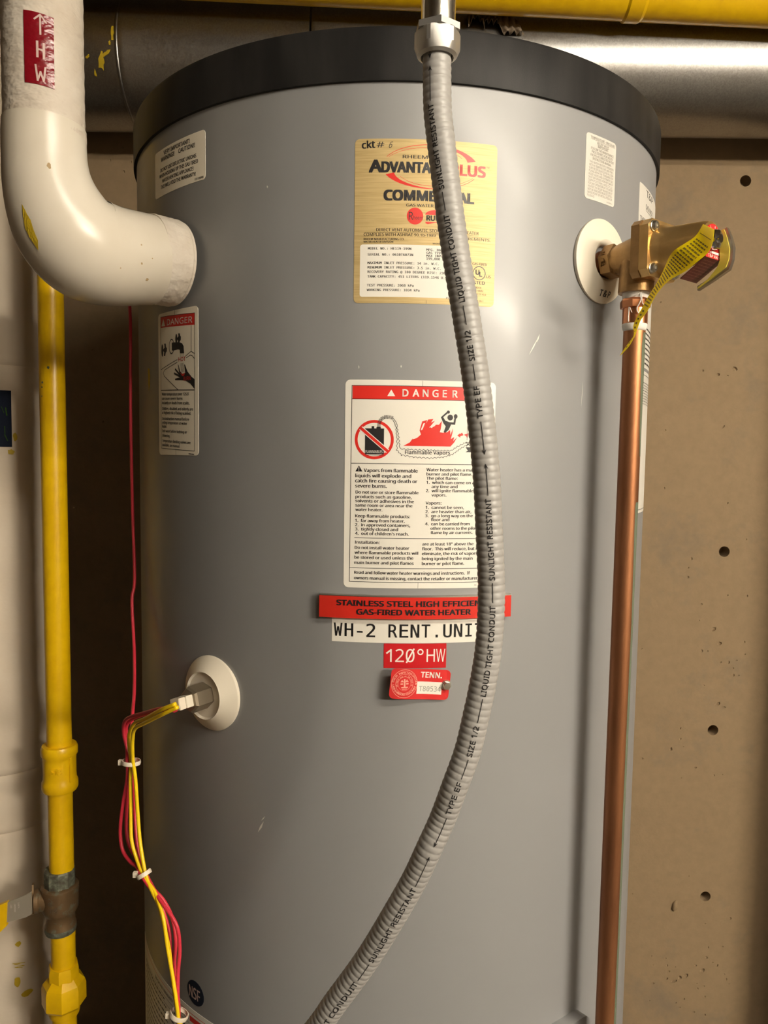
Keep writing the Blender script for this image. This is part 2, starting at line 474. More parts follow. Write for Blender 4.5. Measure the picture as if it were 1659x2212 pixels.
# two-tube fluorescent fittings hung from the ceiling, front right of the heater; the far one added as fill
M['lamp_white'] = mat('lamp_housing_white', (0.8, 0.8, 0.78), 0.4)
def fitting(label, LX0, LX1, LY, LZ, strength, r):
    mt = bpy.data.materials.new('fluorescent_tube'); mt.use_nodes = True
    mt.node_tree.nodes['Principled BSDF'].inputs['Emission Color'].default_value = (1.0, 0.895, 0.735, 1)
    mt.node_tree.nodes['Principled BSDF'].inputs['Emission Strength'].default_value = strength
    lt = thing('ceiling_light', label, 'lamp', ((LX0 + LX1) / 2, LY, LZ))
    b = MB(); b.box((LX0 - 0.03, LY - 0.05, LZ + 0.05), (LX1 + 0.03, LY + 0.05, LZ + 0.10)); b.build('housing', M['lamp_white'], lt)
    b = MB(); b.add([(x, LY + y, LZ + z) for x in (LX0 - 0.03, LX1 + 0.03) for y, z in ((-0.16, 0.0), (-0.05, 0.05), (0.05, 0.05), (0.16, 0.0), (0.16, 0.004), (0.05, 0.054), (-0.05, 0.054), (-0.16, 0.004))],
          [tuple(range(8)), tuple(range(8, 16))] + [(k, (k + 1) % 8, 8 + (k + 1) % 8, 8 + k) for k in range(8)]); b.build('reflector', M['lamp_white'], lt)
    for dy in (-0.05, 0.05): lathe('tube', (LX0, LY + dy, LZ - r - 0.011), (1, 0, 0), [(r, 0), (r, LX1 - LX0)], mt, lt, 20)
    for x in (LX0 + 0.2, LX1 - 0.2): lathe('hanger_rod', (x, LY, LZ + 0.10), (0, 0, 1), [(0.004, 0), (0.004, ZC - LZ - 0.101)], M['steel'], lt, 12)
fitting('white two-tube fluorescent light hanging nearest the heater', 0.35, 1.57, -1.40, 2.37, NEAR_LAMP, 0.019)
fitting('white two-tube fluorescent light hanging far behind the first one', 1.75, 2.97, -2.65, 2.30, FAR_FILL, 0.048)  # extra fitting added to even the light down the tank

# ------------------------------------------------------------------ water heater
R = 0.35
def tank(u, z, h):
    t = u / 350.0; r = R + h / 1000.0
    return V((r * math.sin(t), -r * math.cos(t), z / 1000.0))
heater = thing('water_heater', 'tall grey cylindrical water heater with black lid standing before the concrete wall', 'water heater', (0, 0, 0))
lathe('jacket', (0, 0, 0), (0, 0, 1), [(0.33, 0.0), (0.33, 0.06), (0.35, 0.065), (0.35, 1.0), (0.35, 1.862)], M['tank'], heater, 256)
lathe('lid', (0, 0, 0), (0, 0, 1), [(0.3512, 1.8575), (0.3535, 1.8575), (0.3538, 1.859), (0.3538, 1.904), (0.3528, 1.9075), (0.349, 1.909), (0.30, 1.914), (0.10, 1.917), (0.02, 1.917)], M['lid'], heater, 256, 25)

def label(name, u0, z0, u1, z1, r, material, lab, h=0.3):
    k = Ink(); k.rrect(u0, z0, u1, z1, r)
    o = k.build(name, material, tank, h, heater, 6.0, 0.0)
    if lab: o['label'] = lab
    return o

# --- gold rating plate
P = label('rating_label', -40, 1647.5, 101.5, 1804.3, 4.5, M['gold'], 'brushed gold rating label')
K, W_, RD, G = Ink(), Ink(), Ink(), Ink()
W_.rrect(-34, 1653.5, 68, 1704, 2.5)
G.text('ckt', -33, 1795.2, 6.6, -20.5, bold=0.03, rot=3); G.text('#', -19, 1796, 5.5, -11.5, bold=-0.01); G.text('6', -7.5, 1795.5, 6, -4.5, bold=-0.015, shear=0.3)
def arc(cx, cy, rx, ry, a0, a1, n=26): return [(cx + rx * math.cos(rad(a0 + (a1 - a0) * k / n)), cy + ry * math.sin(rad(a0 + (a1 - a0) * k / n))) for k in range(n + 1)]
def crescent(K, A, B): 
    for i in range(len(A) - 1): K.quad([A[i], A[i + 1], B[i + 1], B[i]])
ocx, ocz = 34.5, 1778.7
crescent(RD, arc(ocx, ocz, 48, 21, 155, 90), arc(ocx, ocz, 47.6, 20.4, 155, 90))
crescent(RD, arc(ocx, ocz, 47, 18.3, 153, 90), arc(ocx, ocz, 46.8, 17.9, 153, 90))
crescent(RD, arc(ocx, ocz, 48, 21, 90, 22), [(ocx + (47.6 - 9 * (k / 26) ** 2 * 0.9) * math.cos(rad(90 - 66 * k / 26)), ocz + (20.4 - 3.5 * k / 26) * math.sin(rad(90 - 66 * k / 26)) - 0.6 * k / 26) for k in range(27)])
crescent(RD, arc(ocx, ocz, 36, 18.3, 90, 32), arc(ocx, ocz, 35.7, 17.9, 90, 32))
crescent(RD, arc(ocx, ocz, 48, 21, 270, 202), [(ocx + (47.6 - 9 * (k / 26) ** 2 * 0.9) * math.cos(rad(270 - 66 * k / 26)), ocz + (20.4 - 3.5 * k / 26) * math.sin(rad(270 - 66 * k / 26)) + 0.6 * k / 26) for k in range(27)])
crescent(RD, arc(ocx, ocz, 36, 18.3, 270, 212), arc(ocx, ocz, 35.7, 17.9, 270, 212))
crescent(RD, arc(ocx, ocz, 48, 21, 270, 335), arc(ocx, ocz, 47.6, 20.4, 270, 335))
crescent(RD, arc(ocx, ocz, 47, 18.3, 270, 333), arc(ocx, ocz, 46.8, 17.9, 270, 333))
K.text('RHEEM', 6.6, 1786, 3.2, 30.8, bold=0.02)
K.text('A', -25.6, 1772.9, 11.2, -13.8, bold=0.05); K.text('DVANTAGE', -13.4, 1772.8, 9.6, 49, bold=0.05)
RD.text('PLUS', 54.5, 1772.5, 9.8, 89, bold=0.05)
K.text('TM', 90.3, 1781.2, 1.5, 93.3)
K.text('COMMERCIAL', -10.8, 1746.4, 9.2, 77.5, bold=0.06)
K.text('GAS WATER HEATER', 10.7, 1740.5, 2.7, 57, bold=0.02)
RD.disc(19.4, 1731.5, 8.1)
G.text('R', 13.3, 1727.8, 7.6, 17.6, bold=-0.015); G.text('heem', 17.8, 1728.2, 3.6, 27.0, bold=-0.01)
RD.poly(arc(39.5, 1733.2, 10, 4.6, 180, 0)); RD.poly([(29.8, 1726.4), (49.5, 1726.4), (48, 1725), (40, 1725.9), (32, 1724.2), (29.8, 1725)])
K.text('RUUD', 30.9, 1727.8, 4.7, 49, bold=0.05)
K.text('DIRECT VENT AUTOMATIC STORAGE WATER HEATER', -18.2, 1716.6, 2.9, 83.7, bold=0.012)
K.rect(-30.3, 1715.6, 83.7, 1715.85)
K.text('COMPLIES WITH ASHRAE 90.1b-1989', -30.6, 1712.2, 2.7, 40.1, bold=0.012); K.text('REQUIREMENTS.', 58, 1711, 2.7, 96.4, bold=0.012)
K.rect(40, 1714.2, 96.4, 1714.4)
K.text('RHEEM MANUFACTURING CO.', -30.5, 1708.2, 1.9, 9.3, bold=0.03); K.text('WATER HEATER DIVISION', -30.7, 1705.7, 1.7, -1.6, bold=0.03)
K.text('MONTGOMERY, AL', 37.5, 1705.1, 1.4, 62, bold=0.02)
for t, x, z, x1 in (('MODEL NO.: HE119-199N', -26.2, 1699.0, 16.2), ('SERIAL NO.: 0610T6071N', -26.4, 1693.2, 18.1), ('MFG. DATE: 2006', 31.2, 1698.6, 62), ('GAS TYPE: NATURAL', 31.3, 1695.6, 66), ('MAX INPUT:', 31.3, 1692.8, 51), ('199,000 BTU/HR', 31.4, 1690, 59),
                    ('MAXIMUM INLET PRESSURE: 14 in. W.C.', -26.5, 1685.2, 43.7), ('MINUMUM INLET PRESSURE: 3.5 in. W.C.', -26.4, 1680.8, 45.7), ('RECOVERY RATING @ 100 DEGREE RISE: 230', -26.4, 1676.6, 50.4), ('TANK CAPACITY: 451 LITERS (119.1546 U.S.', -26.3, 1672.1, 53.4),
                    ('TEST PRESSURE: 2068 kPa', -26.8, 1663.6, 19.1), ('WORKING PRESSURE: 1034 kPa', -26.9, 1659.1, 25)):
    K.text(t, x, z, 2.25, x1, f=MONO, bold=0.03)
K.text('PLUS', 51.9, 1652.8, 1.9, 59, bold=0.01)
K.rect(31.7, 1647.7, 32.0, 1650.9)
K.text('GAS-FIRED', 77.9, 1687.3, 2.3, 93.1, bold=0.02)
K.ring(85.2, 1679.7, 6.0, 6.8); K.text('U', 81.6, 1678.3, 4.6, bold=0.04); K.text('L', 85.6, 1676.6, 4.6, bold=0.04)
K.text('US', 92.8, 1675.5, 2.6, 97.6, bold=0.02); K.text('LISTED', 75.5, 1668.8, 3.1, 91.4, bold=0.03)
for t, z, x in (('8D24', 1664.8, 87.7), ('118082', 1661.7, 89.9), ('ANSI 21.10.3', 1658.2, 92.8), ('92-90-1', 1651.8, 90.1)): K.text(t, x, z, 1.7, bold=0.01, al='R')
W_.build('data_panel', M['white'], tank, 0.36, P); RD.build('red_print', M['red'], tank, 0.36, P)
K.build('black_print', M['black'], tank, 0.42, P); G.build('handwriting', M['black'], tank, 0.42, P)

# --- flammable vapour warning
P = label('danger_label', -47.3, 1363.2, 106.2, 1572.6, 5, M['white'], 'white danger label with red header')
K, W_, RD = Ink(), Ink(), Ink()
RD.rect(-40, 1553.6, 99.5, 1566.5)
W_.poly([(-5.3, 1556.5), (2.7, 1556.5), (-1.3, 1563)])
RD.rect(-1.6, 1558.6, -1.0, 1561.6); RD.disc(-1.3, 1557.5, 0.4, n=8)
for ch, x in zip('DANGER', (10.1, 20.2, 30.2, 40.0, 50.4, 60.4)): W_.text(ch, x, 1556.5, 6.9, bold=0.025)
K.line([(-40.6, 1566.8), (99.5, 1566.8), (99.5, 1369.3), (-41.2, 1369.3)], 0.55, True)
K.rect(-40.3, 1553.2, 99.5, 1553.7); K.rect(-40.5, 1489.1, 99.5, 1489.7); K.rect(-36.6, 1413.9, 99.5, 1414.4); K.rect(-41, 1383.2, 99.5, 1383.7)
K.rect(29.9, 1566.8, 30.2, 1572.2); K.rect(28.5, 1363.4, 28.8, 1369)
# prohibition sign over the can
RD.ring(-17.7, 1513.2, 16.7, 19.6, 48)
K.rect(-26.9, 1498.6, -7.9, 1524.4); K.rect(-20.4, 1524.4, -17.8, 1526.6); K.rect(-15.6, 1524.4, -11.2, 1525.8); K.rect(-27, 1497.6, -7.9, 1498.0)
W_.text('FLAMMABLES', -26.2, 1499.8, 2.9, -9.2, bold=0.0)
c45 = math.cos(rad(40)); s45 = math.sin(rad(40))
W_.line([(-17.7 - 16 * c45, 1513.2 + 16 * s45), (-17.7 + 16 * c45, 1513.2 - 16 * s45)], 4.4)
BAR = Ink(); BAR.line([(-17.7 - 17 * c45, 1513.2 + 17 * s45), (-17.7 + 17 * c45, 1513.2 - 17 * s45)], 2.9)
hose = [(-13.3, 1526), (-12.9, 1530), (-11.2, 1533.5), (-8, 1535.6), (-4, 1536), (0.5, 1535)]
for i in range(22):
    t = i / 21 * 5; k = min(4, int(t)); q = t - k
    x = hose[k][0] * (1 - q) + hose[k + 1][0] * q; z = hose[k][1] * (1 - q) + hose[k + 1][1] * q
    dx, dz = hose[k + 1][0] - hose[k][0], hose[k + 1][1] - hose[k][1]; L = math.hypot(dx, dz)
    K.line([(x - dz / L * 1.6, z + dx / L * 1.6), (x + dz / L * 1.6, z - dx / L * 1.6)], 0.5)
K.line([(0.8, 1535), (3.6, 1531.5), (5.3, 1527.6)], 0.5); K.line([(0.8, 1532.6), (2.6, 1530), (3.2, 1527.2)], 0.5)
def scallop(K, pts, r, w, side):
    for (x0, y0), (x1, y1) in zip(pts, pts[1:]):
        L = math.hypot(x1 - x0, y1 - y0); n = max(1, round(L / (2 * r)))
        for k in range(n):
            ax, ay = x0 + (x1 - x0) * k / n, y0 + (y1 - y0) * k / n; bx, by = x0 + (x1 - x0) * (k + 1) / n, y0 + (y1 - y0) * (k + 1) / n
            nx, ny = (by - ay) * side, -(bx - ax) * side
            K.line([(ax + (bx - ax) * t + nx * 1.15 * t * (1 - t), ay + (by - ay) * t + ny * 1.15 * t * (1 - t)) for t in (0, 0.2, 0.4, 0.6, 0.8, 1)], w)
scallop(K, [(3.2, 1527), (4.2, 1516), (4.4, 1503), (9.5, 1497.5), (22, 1495.6), (38, 1494.8), (52, 1496), (62, 1499), (70, 1505), (79, 1510)], 1.9, 0.45, -1)
scallop(K, [(5.5, 1527), (7.5, 1516), (8.6, 1505.2), (20, 1504.4), (36, 1504.2), (50, 1503.8), (60, 1504), (66, 1508), (73, 1511.5), (79, 1513)], 1.9, 0.45, 1)
K.text('Flammable Vapors', 13.4, 1499.3, 3.7, 58.8, bold=0.015)
RD.poly([(11.4, 1507.4), (18, 1511), (21.5, 1516), (20.5, 1514), (25, 1515.5), (29, 1519), (27.5, 1523), (30, 1532), (35, 1533.5), (34, 1530), (36, 1534), (41.3, 1534.6), (39, 1531), (43, 1533), (39, 1528), (37, 1526), (42, 1527), (44, 1529), (47, 1529), (50, 1533), (49, 1525), (48, 1521.5), (52, 1521), (53, 1524), (55, 1521.2), (58.5, 1524), (59, 1519), (61.5, 1526), (61, 1521), (59.5, 1515), (63, 1517), (62, 1513), (66, 1517), (63, 1511.5), (64.8, 1513.5), (59.2, 1507.4)])
W_.poly([(28.5, 1523), (30.5, 1524), (33, 1530.5), (31.2, 1530)]); W_.poly([(38, 1526.5), (40, 1525.5), (41.5, 1528), (40, 1529)])
# figure in the flames
K.disc(58.4, 1536.4, 2.9); K.disc(56.3, 1541.8, 1.6); K.disc(64.0, 1537.6, 1.9, 2.3)
K.poly([(52, 1522), (53.5, 1521), (57, 1524), (59.5, 1529.5), (63.6, 1529.2), (64.5, 1536), (62.8, 1536), (62, 1531.6), (57.5, 1531.8), (53.5, 1533.2), (51.2, 1536.6), (55.6, 1540.4), (54.6, 1541.8), (48.8, 1536.6), (51.6, 1530.4), (54, 1527.6)])
RD.poly([(66, 1518.5), (69.5, 1516.4), (69, 1517.8), (72.5, 1519), (71, 1521.6), (69, 1520), (69, 1521)]); RD.poly([(73, 1519.5), (77.5, 1521), (76.6, 1515.5), (75.5, 1518)])
K.rect(76.2, 1514, 76.6, 1553); K.poly([(75, 1507), (82, 1507), (80, 1505), (80, 1503.5), (83, 1502), (75, 1502), (77.5, 1503.5)])
K.line([(75, 1512), (80, 1508)], 0.6); K.line([(80, 1513), (76, 1508)], 0.6)
# text blocks
K.poly([(-36.3, 1481.2), (-29.1, 1481.2), (-32.7, 1487.2)]); W_.rect(-33.0, 1483, -32.4, 1485.6); W_.disc(-32.7, 1482.1, 0.35, n=8)
for t, x, z, x1, h in (('Vapors from flammable', -27.7, 1480.8, 26.2, 3.4), ('liquids will explode and', -36.2, 1475.4, 19.8, 3.4), ('catch fire causing death or', -36.2, 1470.3, 26.1, 3.4), ('severe burns.', -36.1, 1465.1, -4.5, 3.4),
        ('Do not use or store flammable', -35.7, 1459, 27.4, 3.0), ('products such as gasoline,', -35.7, 1454.4, 20.6, 3.0), ('solvents or adhesives in the', -35.8, 1450.1, 23, 3.0), ('same room or area near the', -35.8, 1445.8, 21.5, 3.0), ('water heater.', -35.7, 1441.4, -8.7, 3.0),
        ('Keep flammable products:', -35.8, 1434.9, 19.2, 3.0), ('1.  far away from heater,', -35.9, 1430.3, 14, 3.0), ('2.  in approved containers,', -35.9, 1425.9, 19.7, 3.0), ('3.  tightly closed and', -35.8, 1421.6, 7.4, 3.0), ('4.  out of children\'s reach.', -35.8, 1417.2, 18.2, 3.0),
        ('Water heater has a main', 35.3, 1482.5, 86.2, 2.9), ('burner and pilot flame.', 35.4, 1478.1, 82.4, 2.9), ('The pilot flame:', 35.4, 1473.9, 67.5, 2.9), ('1.  which can come on at', 35.5, 1469.7, 86.8, 2.9), ('any time and', 40.8, 1465.6, 67.4, 2.9), ('2.  will ignite flammable', 35.1, 1461.4, 84, 2.9), ('vapors.', 40.9, 1457, 56, 2.9),
        ('Vapors:', 35, 1448.9, 51, 2.9), ('1.  cannot be seen,', 35.1, 1444.5, 74.5, 2.9), ('2.  are heavier than air,', 35, 1440.2, 82.5, 2.9), ('3.  go a long way on the', 34.8, 1436, 84.1, 2.9), ('floor and', 40.7, 1432, 59.5, 2.9), ('4.  can be carried from', 34.9, 1427.8, 81, 2.9), ('other rooms to the pilot', 40.5, 1423.3, 88.5, 2.9), ('flame by air currents.', 40.6, 1418.8, 84.5, 2.9),
        ('Installation:', -36, 1408.2, -11, 3.0), ('Do not install water heater', -36, 1402.8, 19.1, 3.0), ('where flammable products will', -36.1, 1397.8, 28.2, 3.0), ('be stored or used unless the', -36.2, 1392.8, 23.4, 3.0), ('main burner and pilot flames', -36.3, 1387.5, 23.8, 3.0),
        ('are at least 18" above the', 32.3, 1407.2, 85.6, 3.0), ('floor.  This will reduce, but not', 32.2, 1402.4, 95, 3.0), ('eliminate, the risk of vapors', 32.2, 1397.4, 90, 3.0), ('being ignited by the main', 32.3, 1392.4, 85, 3.0), ('burner or pilot flame.', 32.3, 1387.3, 76, 3.0),
        ('Read and follow water heater warnings and instructions.  If', -36.2, 1377.3, 82.6, 3.1), ('owners manual is missing, contact the retailer or manufacturer.', -36.4, 1371.7, 91.8, 3.1)):
    K.text(t, x, z, h, x1, bold=0.034)
K.text('AX-', 87.5, 1365.4, 1.4, bold=0.0)
RD.build('red_print', M['red'], tank, 0.36, P); K.build('black_print', M['black'], tank, 0.42, P); W_.build('white_print', M['white_print'], tank, 0.48, P); BAR.build('red_overprint', M['red'], tank, 0.54, P)

# --- caution label, upper left
P = label('caution_label', -318, 1786.5, -214.2, 1837.4, 4, M['cream_label'], 'small cream caution label')
K = Ink()
for t, x, z, x1, h in (('VERY IMPORTANT!', -294, 1830.2, -240.2, 4.4), ('WARNING!!', -300.7, 1824, -269.7, 4.4), ('CAUTION!!', -260.9, 1823.4, -231.1, 4.4), ('DO NOT USE DIELECTRIC UNIONS', -302.5, 1813.2, -228.9, 3.7), ('WHEN HOOKING UP THIS GAS FIRED', -305.3, 1807.1, -226, 3.7),
        ('WATER HEATING APPLIANCE!', -298, 1800.7, -233.6, 3.7), ('THIS WILL VOID THE WARRANTY!', -301.8, 1794.6, -230, 3.7), ('LB1100AB', -231.4, 1788.2, -217.3, 2.2)):
    K.text(t, x, z, h, x1, bold=0.03, rot=-1.2)
K.build('lettering', M['black'], tank, 0.42, P)

# --- scald label
P = label('scald_label', -312.8, 1494.4, -227, 1656.2, 5, M['cream_label'], 'tall cream scald danger label')
K, W_, RD = Ink(), Ink(), Ink()
rr = -2.4
RD.quad([(-305.4, 1640.2), (-232.7, 1636.2), (-232.7, 1648.8), (-305.6, 1652.4)])
W_.poly([(-303.2, 1641.6), (-293.6, 1641), (-297.8, 1649.3)]); RD.rect(-298.4, 1643.6, -297.6, 1647)
W_.text('DANGER', -288.9, 1641.2, 6.6, -237, bold=0.01, rot=rr)
K.line([(-305.5, 1652.4), (-232.6, 1648.9), (-234.2, 1499.2), (-306.4, 1502.2)], 0.6, True)
K.quad([(-305.7, 1568.5), (-233.6, 1565.6), (-233.6, 1566.5), (-305.7, 1569.4)])
K.rect(-271.1, 1651, -270.7, 1656.1); K.rect(-270.7, 1494.5, -270.3, 1500.5)
def tap(cx, cz, s=1.0):
    K.disc(cx - 5.5 * s, cz, 2.6 * s, 7.2 * s, 14); K.poly([(cx - 3 * s, cz + 1.2), (cx + 3 * s, cz + 1), (cx + 3 * s, cz - 1.2), (cx - 3 * s, cz - 1)])
    K.poly([(cx - 1.5 * s, cz - 6.5 * s), (cx + 2.0 * s, cz - 6.8 * s), (cx + 3.5 * s, cz - 3.2), (cx + 6.0 * s, cz - 2), (cx + 6.4 * s, cz + 1.5), (cx + 4.4 * s, cz + 3), (cx + 3.4 * s, cz + 7.0 * s), (cx - 0.2 * s, cz + 7.2 * s), (cx + 0.4 * s, cz + 2.6), (cx - 2.2 * s, cz + 1.6), (cx - 2.2 * s, cz - 1.8), (cx - 0.6 * s, cz - 2.4)])
tap(-296, 1614.2); tap(-263.5, 1624, 0.8)
K.ring(-278.5, 1616.6, 5.0, 5.9, 24, 0, 360, 1.45)
K.poly([(-278, 1620.5), (-276.5, 1620.9), (-262, 1619.9), (-256.5, 1618.4), (-253.2, 1615), (-252.4, 1607), (-260.4, 1607.4), (-260.8, 1611.4), (-264, 1612.2), (-276.5, 1611.6), (-278, 1612.6)])
K.line([(-239, 1636), (-239.2, 1608.2), (-233.4, 1605.4)], 0.7); K.line([(-239.2, 1608.2), (-249.5, 1603.8)], 0.7); K.line([(-266.5, 1601), (-305.2, 1592.6)], 0.7)
K.line([(-248, 1601.8), (-240.5, 1604.2), (-237.5, 1603.4), (-233.5, 1600.2)], 0.7); K.line([(-266.5, 1598), (-296, 1591.5), (-299.4, 1588.5), (-297, 1585), (-264.9, 1567.6)], 0.7)
for k in range(5): K.line([(-259.5 + k * 1.4, 1596.5), (-257.8 + k * 1.3, 1586.5)], 0.35)
for k in range(3): K.line([(-259.8 + k * 3.2, 1607), (-259.6 + k * 3.2, 1603.6)], 0.4)
K.poly([(-265, 1595.8), (-263.6, 1594.8), (-260.6, 1588), (-256, 1584.5), (-250.5, 1585.6), (-252.2, 1595), (-250.6, 1594.2), (-246, 1586.6), (-238.4, 1580.4), (-233.6, 1577.8), (-233.6, 1567), (-241, 1573.2), (-249.5, 1576.8), (-256, 1577.6), (-270.8, 1578.4), (-271.4, 1580.2), (-261, 1581), (-273.4, 1585.4), (-273, 1587.4), (-263.4, 1584.2), (-271.4, 1590.2), (-270.6, 1592), (-262.4, 1586.2)])
RD.text('HOT', -264, 1598.8, 4.6, -249.9, bold=0.02, rot=-1); RD.poly([(-261.5, 1587), (-257, 1584.6), (-250.8, 1585.4), (-252.5, 1582.6), (-256, 1582)]); RD.text('BURN', -253.7, 1577.3, 4.2, -240.5, bold=0.0, rot=-1)
for t, z, x1 in (('Water temperature over 125\u00b0F', 1562.9, -243.7), ('can cause severe burns', 1558.1, -256.2), ('instantly or death from scalds.', 1552.9, -242.5), ('Children, disabled and elderly are', 1546.4, -236.5), ('at highest risk of being scalded.', 1541.7, -240.3), ('See instruction manual before', 1535.1, -243.7),
        ('setting temperature at water', 1530.4, -247.6), ('heater.', 1526, -291.5), ('Feel water before bathing or', 1520.8, -248.1), ('showering.', 1515.5, -284), ('Temperature limiting valves are', 1509.4, -241.5), ('available, see manual.', 1504.6, -262)):
    K.text(t, -303.5, z, 3.1, x1, bold=0.03, rot=rr)
K.blocks(-244.8, -234.5, 1495.6, 1.2, -4, (1, 2.5), 0.4)
RD.build('red_print', M['red'], tank, 0.36, P); K.build('black_print', M['black'], tank, 0.42, P); W_.build('white_print', M['white_print'], tank, 0.48, P)
RD2 = Ink(); RD2.text('BURN', -253.7, 1577.3, 4.2, -240.5, bold=0.0, rot=-1); RD2.poly([(-261.5, 1587), (-257, 1584.6), (-250.8, 1585.4), (-252.5, 1582.6), (-256, 1582)])
RD2.build('red_overprint', M['red'], tank, 0.48, P)

# --- relief valve notices
P = label('relief_notice', 211.2, 1771, 263.2, 1838.2, 4, M['white_dull'], 'white notice with small grey text')
K = Ink()
for t, x, z, x1 in (('TEMPERATURE - PRESSURE', 218, 1833.5, 260), ('RELIEF VALVE', 228.8, 1829.4, 249.4), ('-IMPORTANT-', 229, 1826, 248.9), ('FOLLOW THE MAINTENANCE', 219, 1822.4, 258.7), ('PROCEDURES FOR RELIEF', 220.4, 1819, 257.5), ('VALVES-AS DIRECTED IN THE', 218, 1815.7, 259.2), ('INSTRUCTION MANUAL.', 222, 1812.3, 255.1)):
    K.text(t, x, z - 0.2, 2.5, x1, bold=0.01)
K.rect(218, 1832.6, 260, 1832.85); K.rect(228.8, 1828.5, 249.4, 1828.75)
body = ['THIS WATER HEATER IS PROVIDED', 'WITH A TEMPERATURE AND PRES-', 'SURE RELIEF VALVE LISTED AS COM-', 'PLYING WITH THE STANDARD FOR', 'RELIEF VALVES AND AUTOMATIC GAS', 'SHUT-OFF DEVICES FOR HOT WATER', 'SUPPLY SYSTEMS, ANSI Z21.22.', 'FOR SAFE OPERATION OF THE WATER', 'HEATER, THE RELIEF VALVE(S) MUST', 'NOT BE REMOVED FROM ITS DESIG-', 'NATED POINT OF INSTALLATION OR', 'PLUGGED.']
for i, t in enumerate(body):
    K.text(t, 217.1 - 0.14 * i, 1808.4 - 3.15 * i, 2.3, (259.4 if i < 11 else 228) - 0.1 * i, bold=0.0)
K.text('AJ55894-A', 248.1, 1773, 1.4, 258.9)
K.build('lettering', M['grey_print'], tank, 0.42, P)
P = label('valve_notice', 326, 1608.5, 441, 1815.5, 2, M['white_dull'], 'white notice curving behind the valve')
K = Ink(); K.text('T&P', 351, 1805.6, 7.6, 388, bold=0.0); K.text('DO NOT', 352, 1791.6, 5.6, 392, bold=-0.005); K.rect(352, 1789.6, 392, 1790.1); K.text('THIS', 330, 1773.6, 5.8, 351, bold=0.0)
for k in range(8): K.blocks(352, 430, 1655 - 6 * k, 2.2, 0, (3, 10), 2)
K.build('lettering', M['black'], tank, 0.42, P)
P = label('side_notice', 330, 1430, 441, 1604.5, 4, M['white_dull'], 'long white notice behind the copper pipe')
K = Ink(); K.line([(334, 1434), (437, 1434), (437, 1600), (334, 1600)], 0.7, True)
for k in range(9): K.blocks(360, 430, 1590 - 3.2 * k, 1.2, 0, (2, 5), 3)
K.build('lettering', M['black'], tank, 0.42, P)

# --- lower wrap label and certification sticker
P = label('lower_label', -425, 640, -178.5, 844.5, 3, M['white'], 'large cream wrap label at the bottom')
K, RD = Ink(), Ink()
RD.rect(-425, 837.6, -195, 838.4); RD.rect(-249.3, 828, -182, 834.6)
K.text('IMPORTANT WARRANTY INSTRUCTION', -345, 828.5, 4.2, -252, bold=0.01)
K.rect(-425, 824.2, -250, 824.7); K.rect(-425, 816.4, -250, 816.9)
for k in range(14):
    z = 819 - 8.2 * k
    K.blocks(-400, -300 + random.uniform(-30, 20), z, 2.4, 0, (3, 9), 1.6); K.blocks(-285, -200, z - 2, 2.4, 0, (3, 9), 1.6)
RD.build('red_print', M['red'], tank, 0.36, P); K.build('black_print', M['black'], tank, 0.42, P)
k = Ink(); k.disc(-238.3, 867.2, 15.6, 14.6, 36)
P = k.build('certification_sticker', M['navy'], tank, 0.3, heater, 6, 0.0); P['label'] = 'round navy sticker'
K = Ink(); K.text('NSF', -250, 859.4, 13.4, -229.5, bold=0.015, rot=1); K.build('lettering', M['marker_print'], tank, 0.4, P)

# --- red badge, name strip, temperature strip
k = Ink(); k.rect(-70.6, 1332.8, 126.2, 1355.6)
P = k.build('badge', M['badge'], tank, 7.0, heater, 6, 0.0); P['label'] = 'raised red badge with black letters'
def badge_map(u, z, h): return tank(u * 0.983, z - 0.3, h)
K = Ink(); K.text('STAINLESS STEEL HIGH EFFICIENCY', -53.4, 1346.2, 5.4, 106, bold=0.035); K.text('GAS-FIRED WATER HEATER', -32.9, 1337.4, 5.4, 83.3, bold=0.035)
K.build('lettering', M['black'], badge_map, 7.5, P, 6, 6.9)
k = Ink(); k.rect(-71.0, 1355.2, 126.4, 1356.2); k.build('badge_rim', M['steel'], tank, 7.2, P, 6, 0.0)
P = label('unit_label', -59, 1306.7, 99, 1332.2, 0.4, M['white'], 'white strip with black unit name')
K = Ink()
for i, ch in enumerate('WH-2 RENT.UNIT'):
    if ch != ' ':
        w = 8.6 if ch not in '-.I' else {'-': 5.5, '.': 2, 'I': 6.6}[ch]
        x = -52.4 + 11.25 * i
        K.text(ch, x - w / 2, 1312.6, 13.4, x + w / 2, f=MONO, bold=0.012)
K.build('lettering', M['black'], tank, 0.42, P)
P = label('temperature_label', -5.1, 1280.7, 59.3, 1306.2, 0.4, M['tape_red'], 'red strip with white lettering')
K = Ink()
for ch, a, b in (('2', 6.6, 15.6), ('0', 17.4, 26.4), ('H', 38.8, 47.4), ('W', 48.6, 58.2)): K.text(ch, a, 1287.1, 13.4, b, f=SANS, bold=-0.005)
K.line([(18.4, 1286.9), (25.6, 1300.6)], 1.6); K.line([(-2.0, 1296.4), (2.2, 1299.6), (2.2, 1287.8)], 1.7); K.ring(32.4, 1297.6, 1.9, 3.2, 24)
K.build('lettering', M['white_print'], tank, 0.42, P)

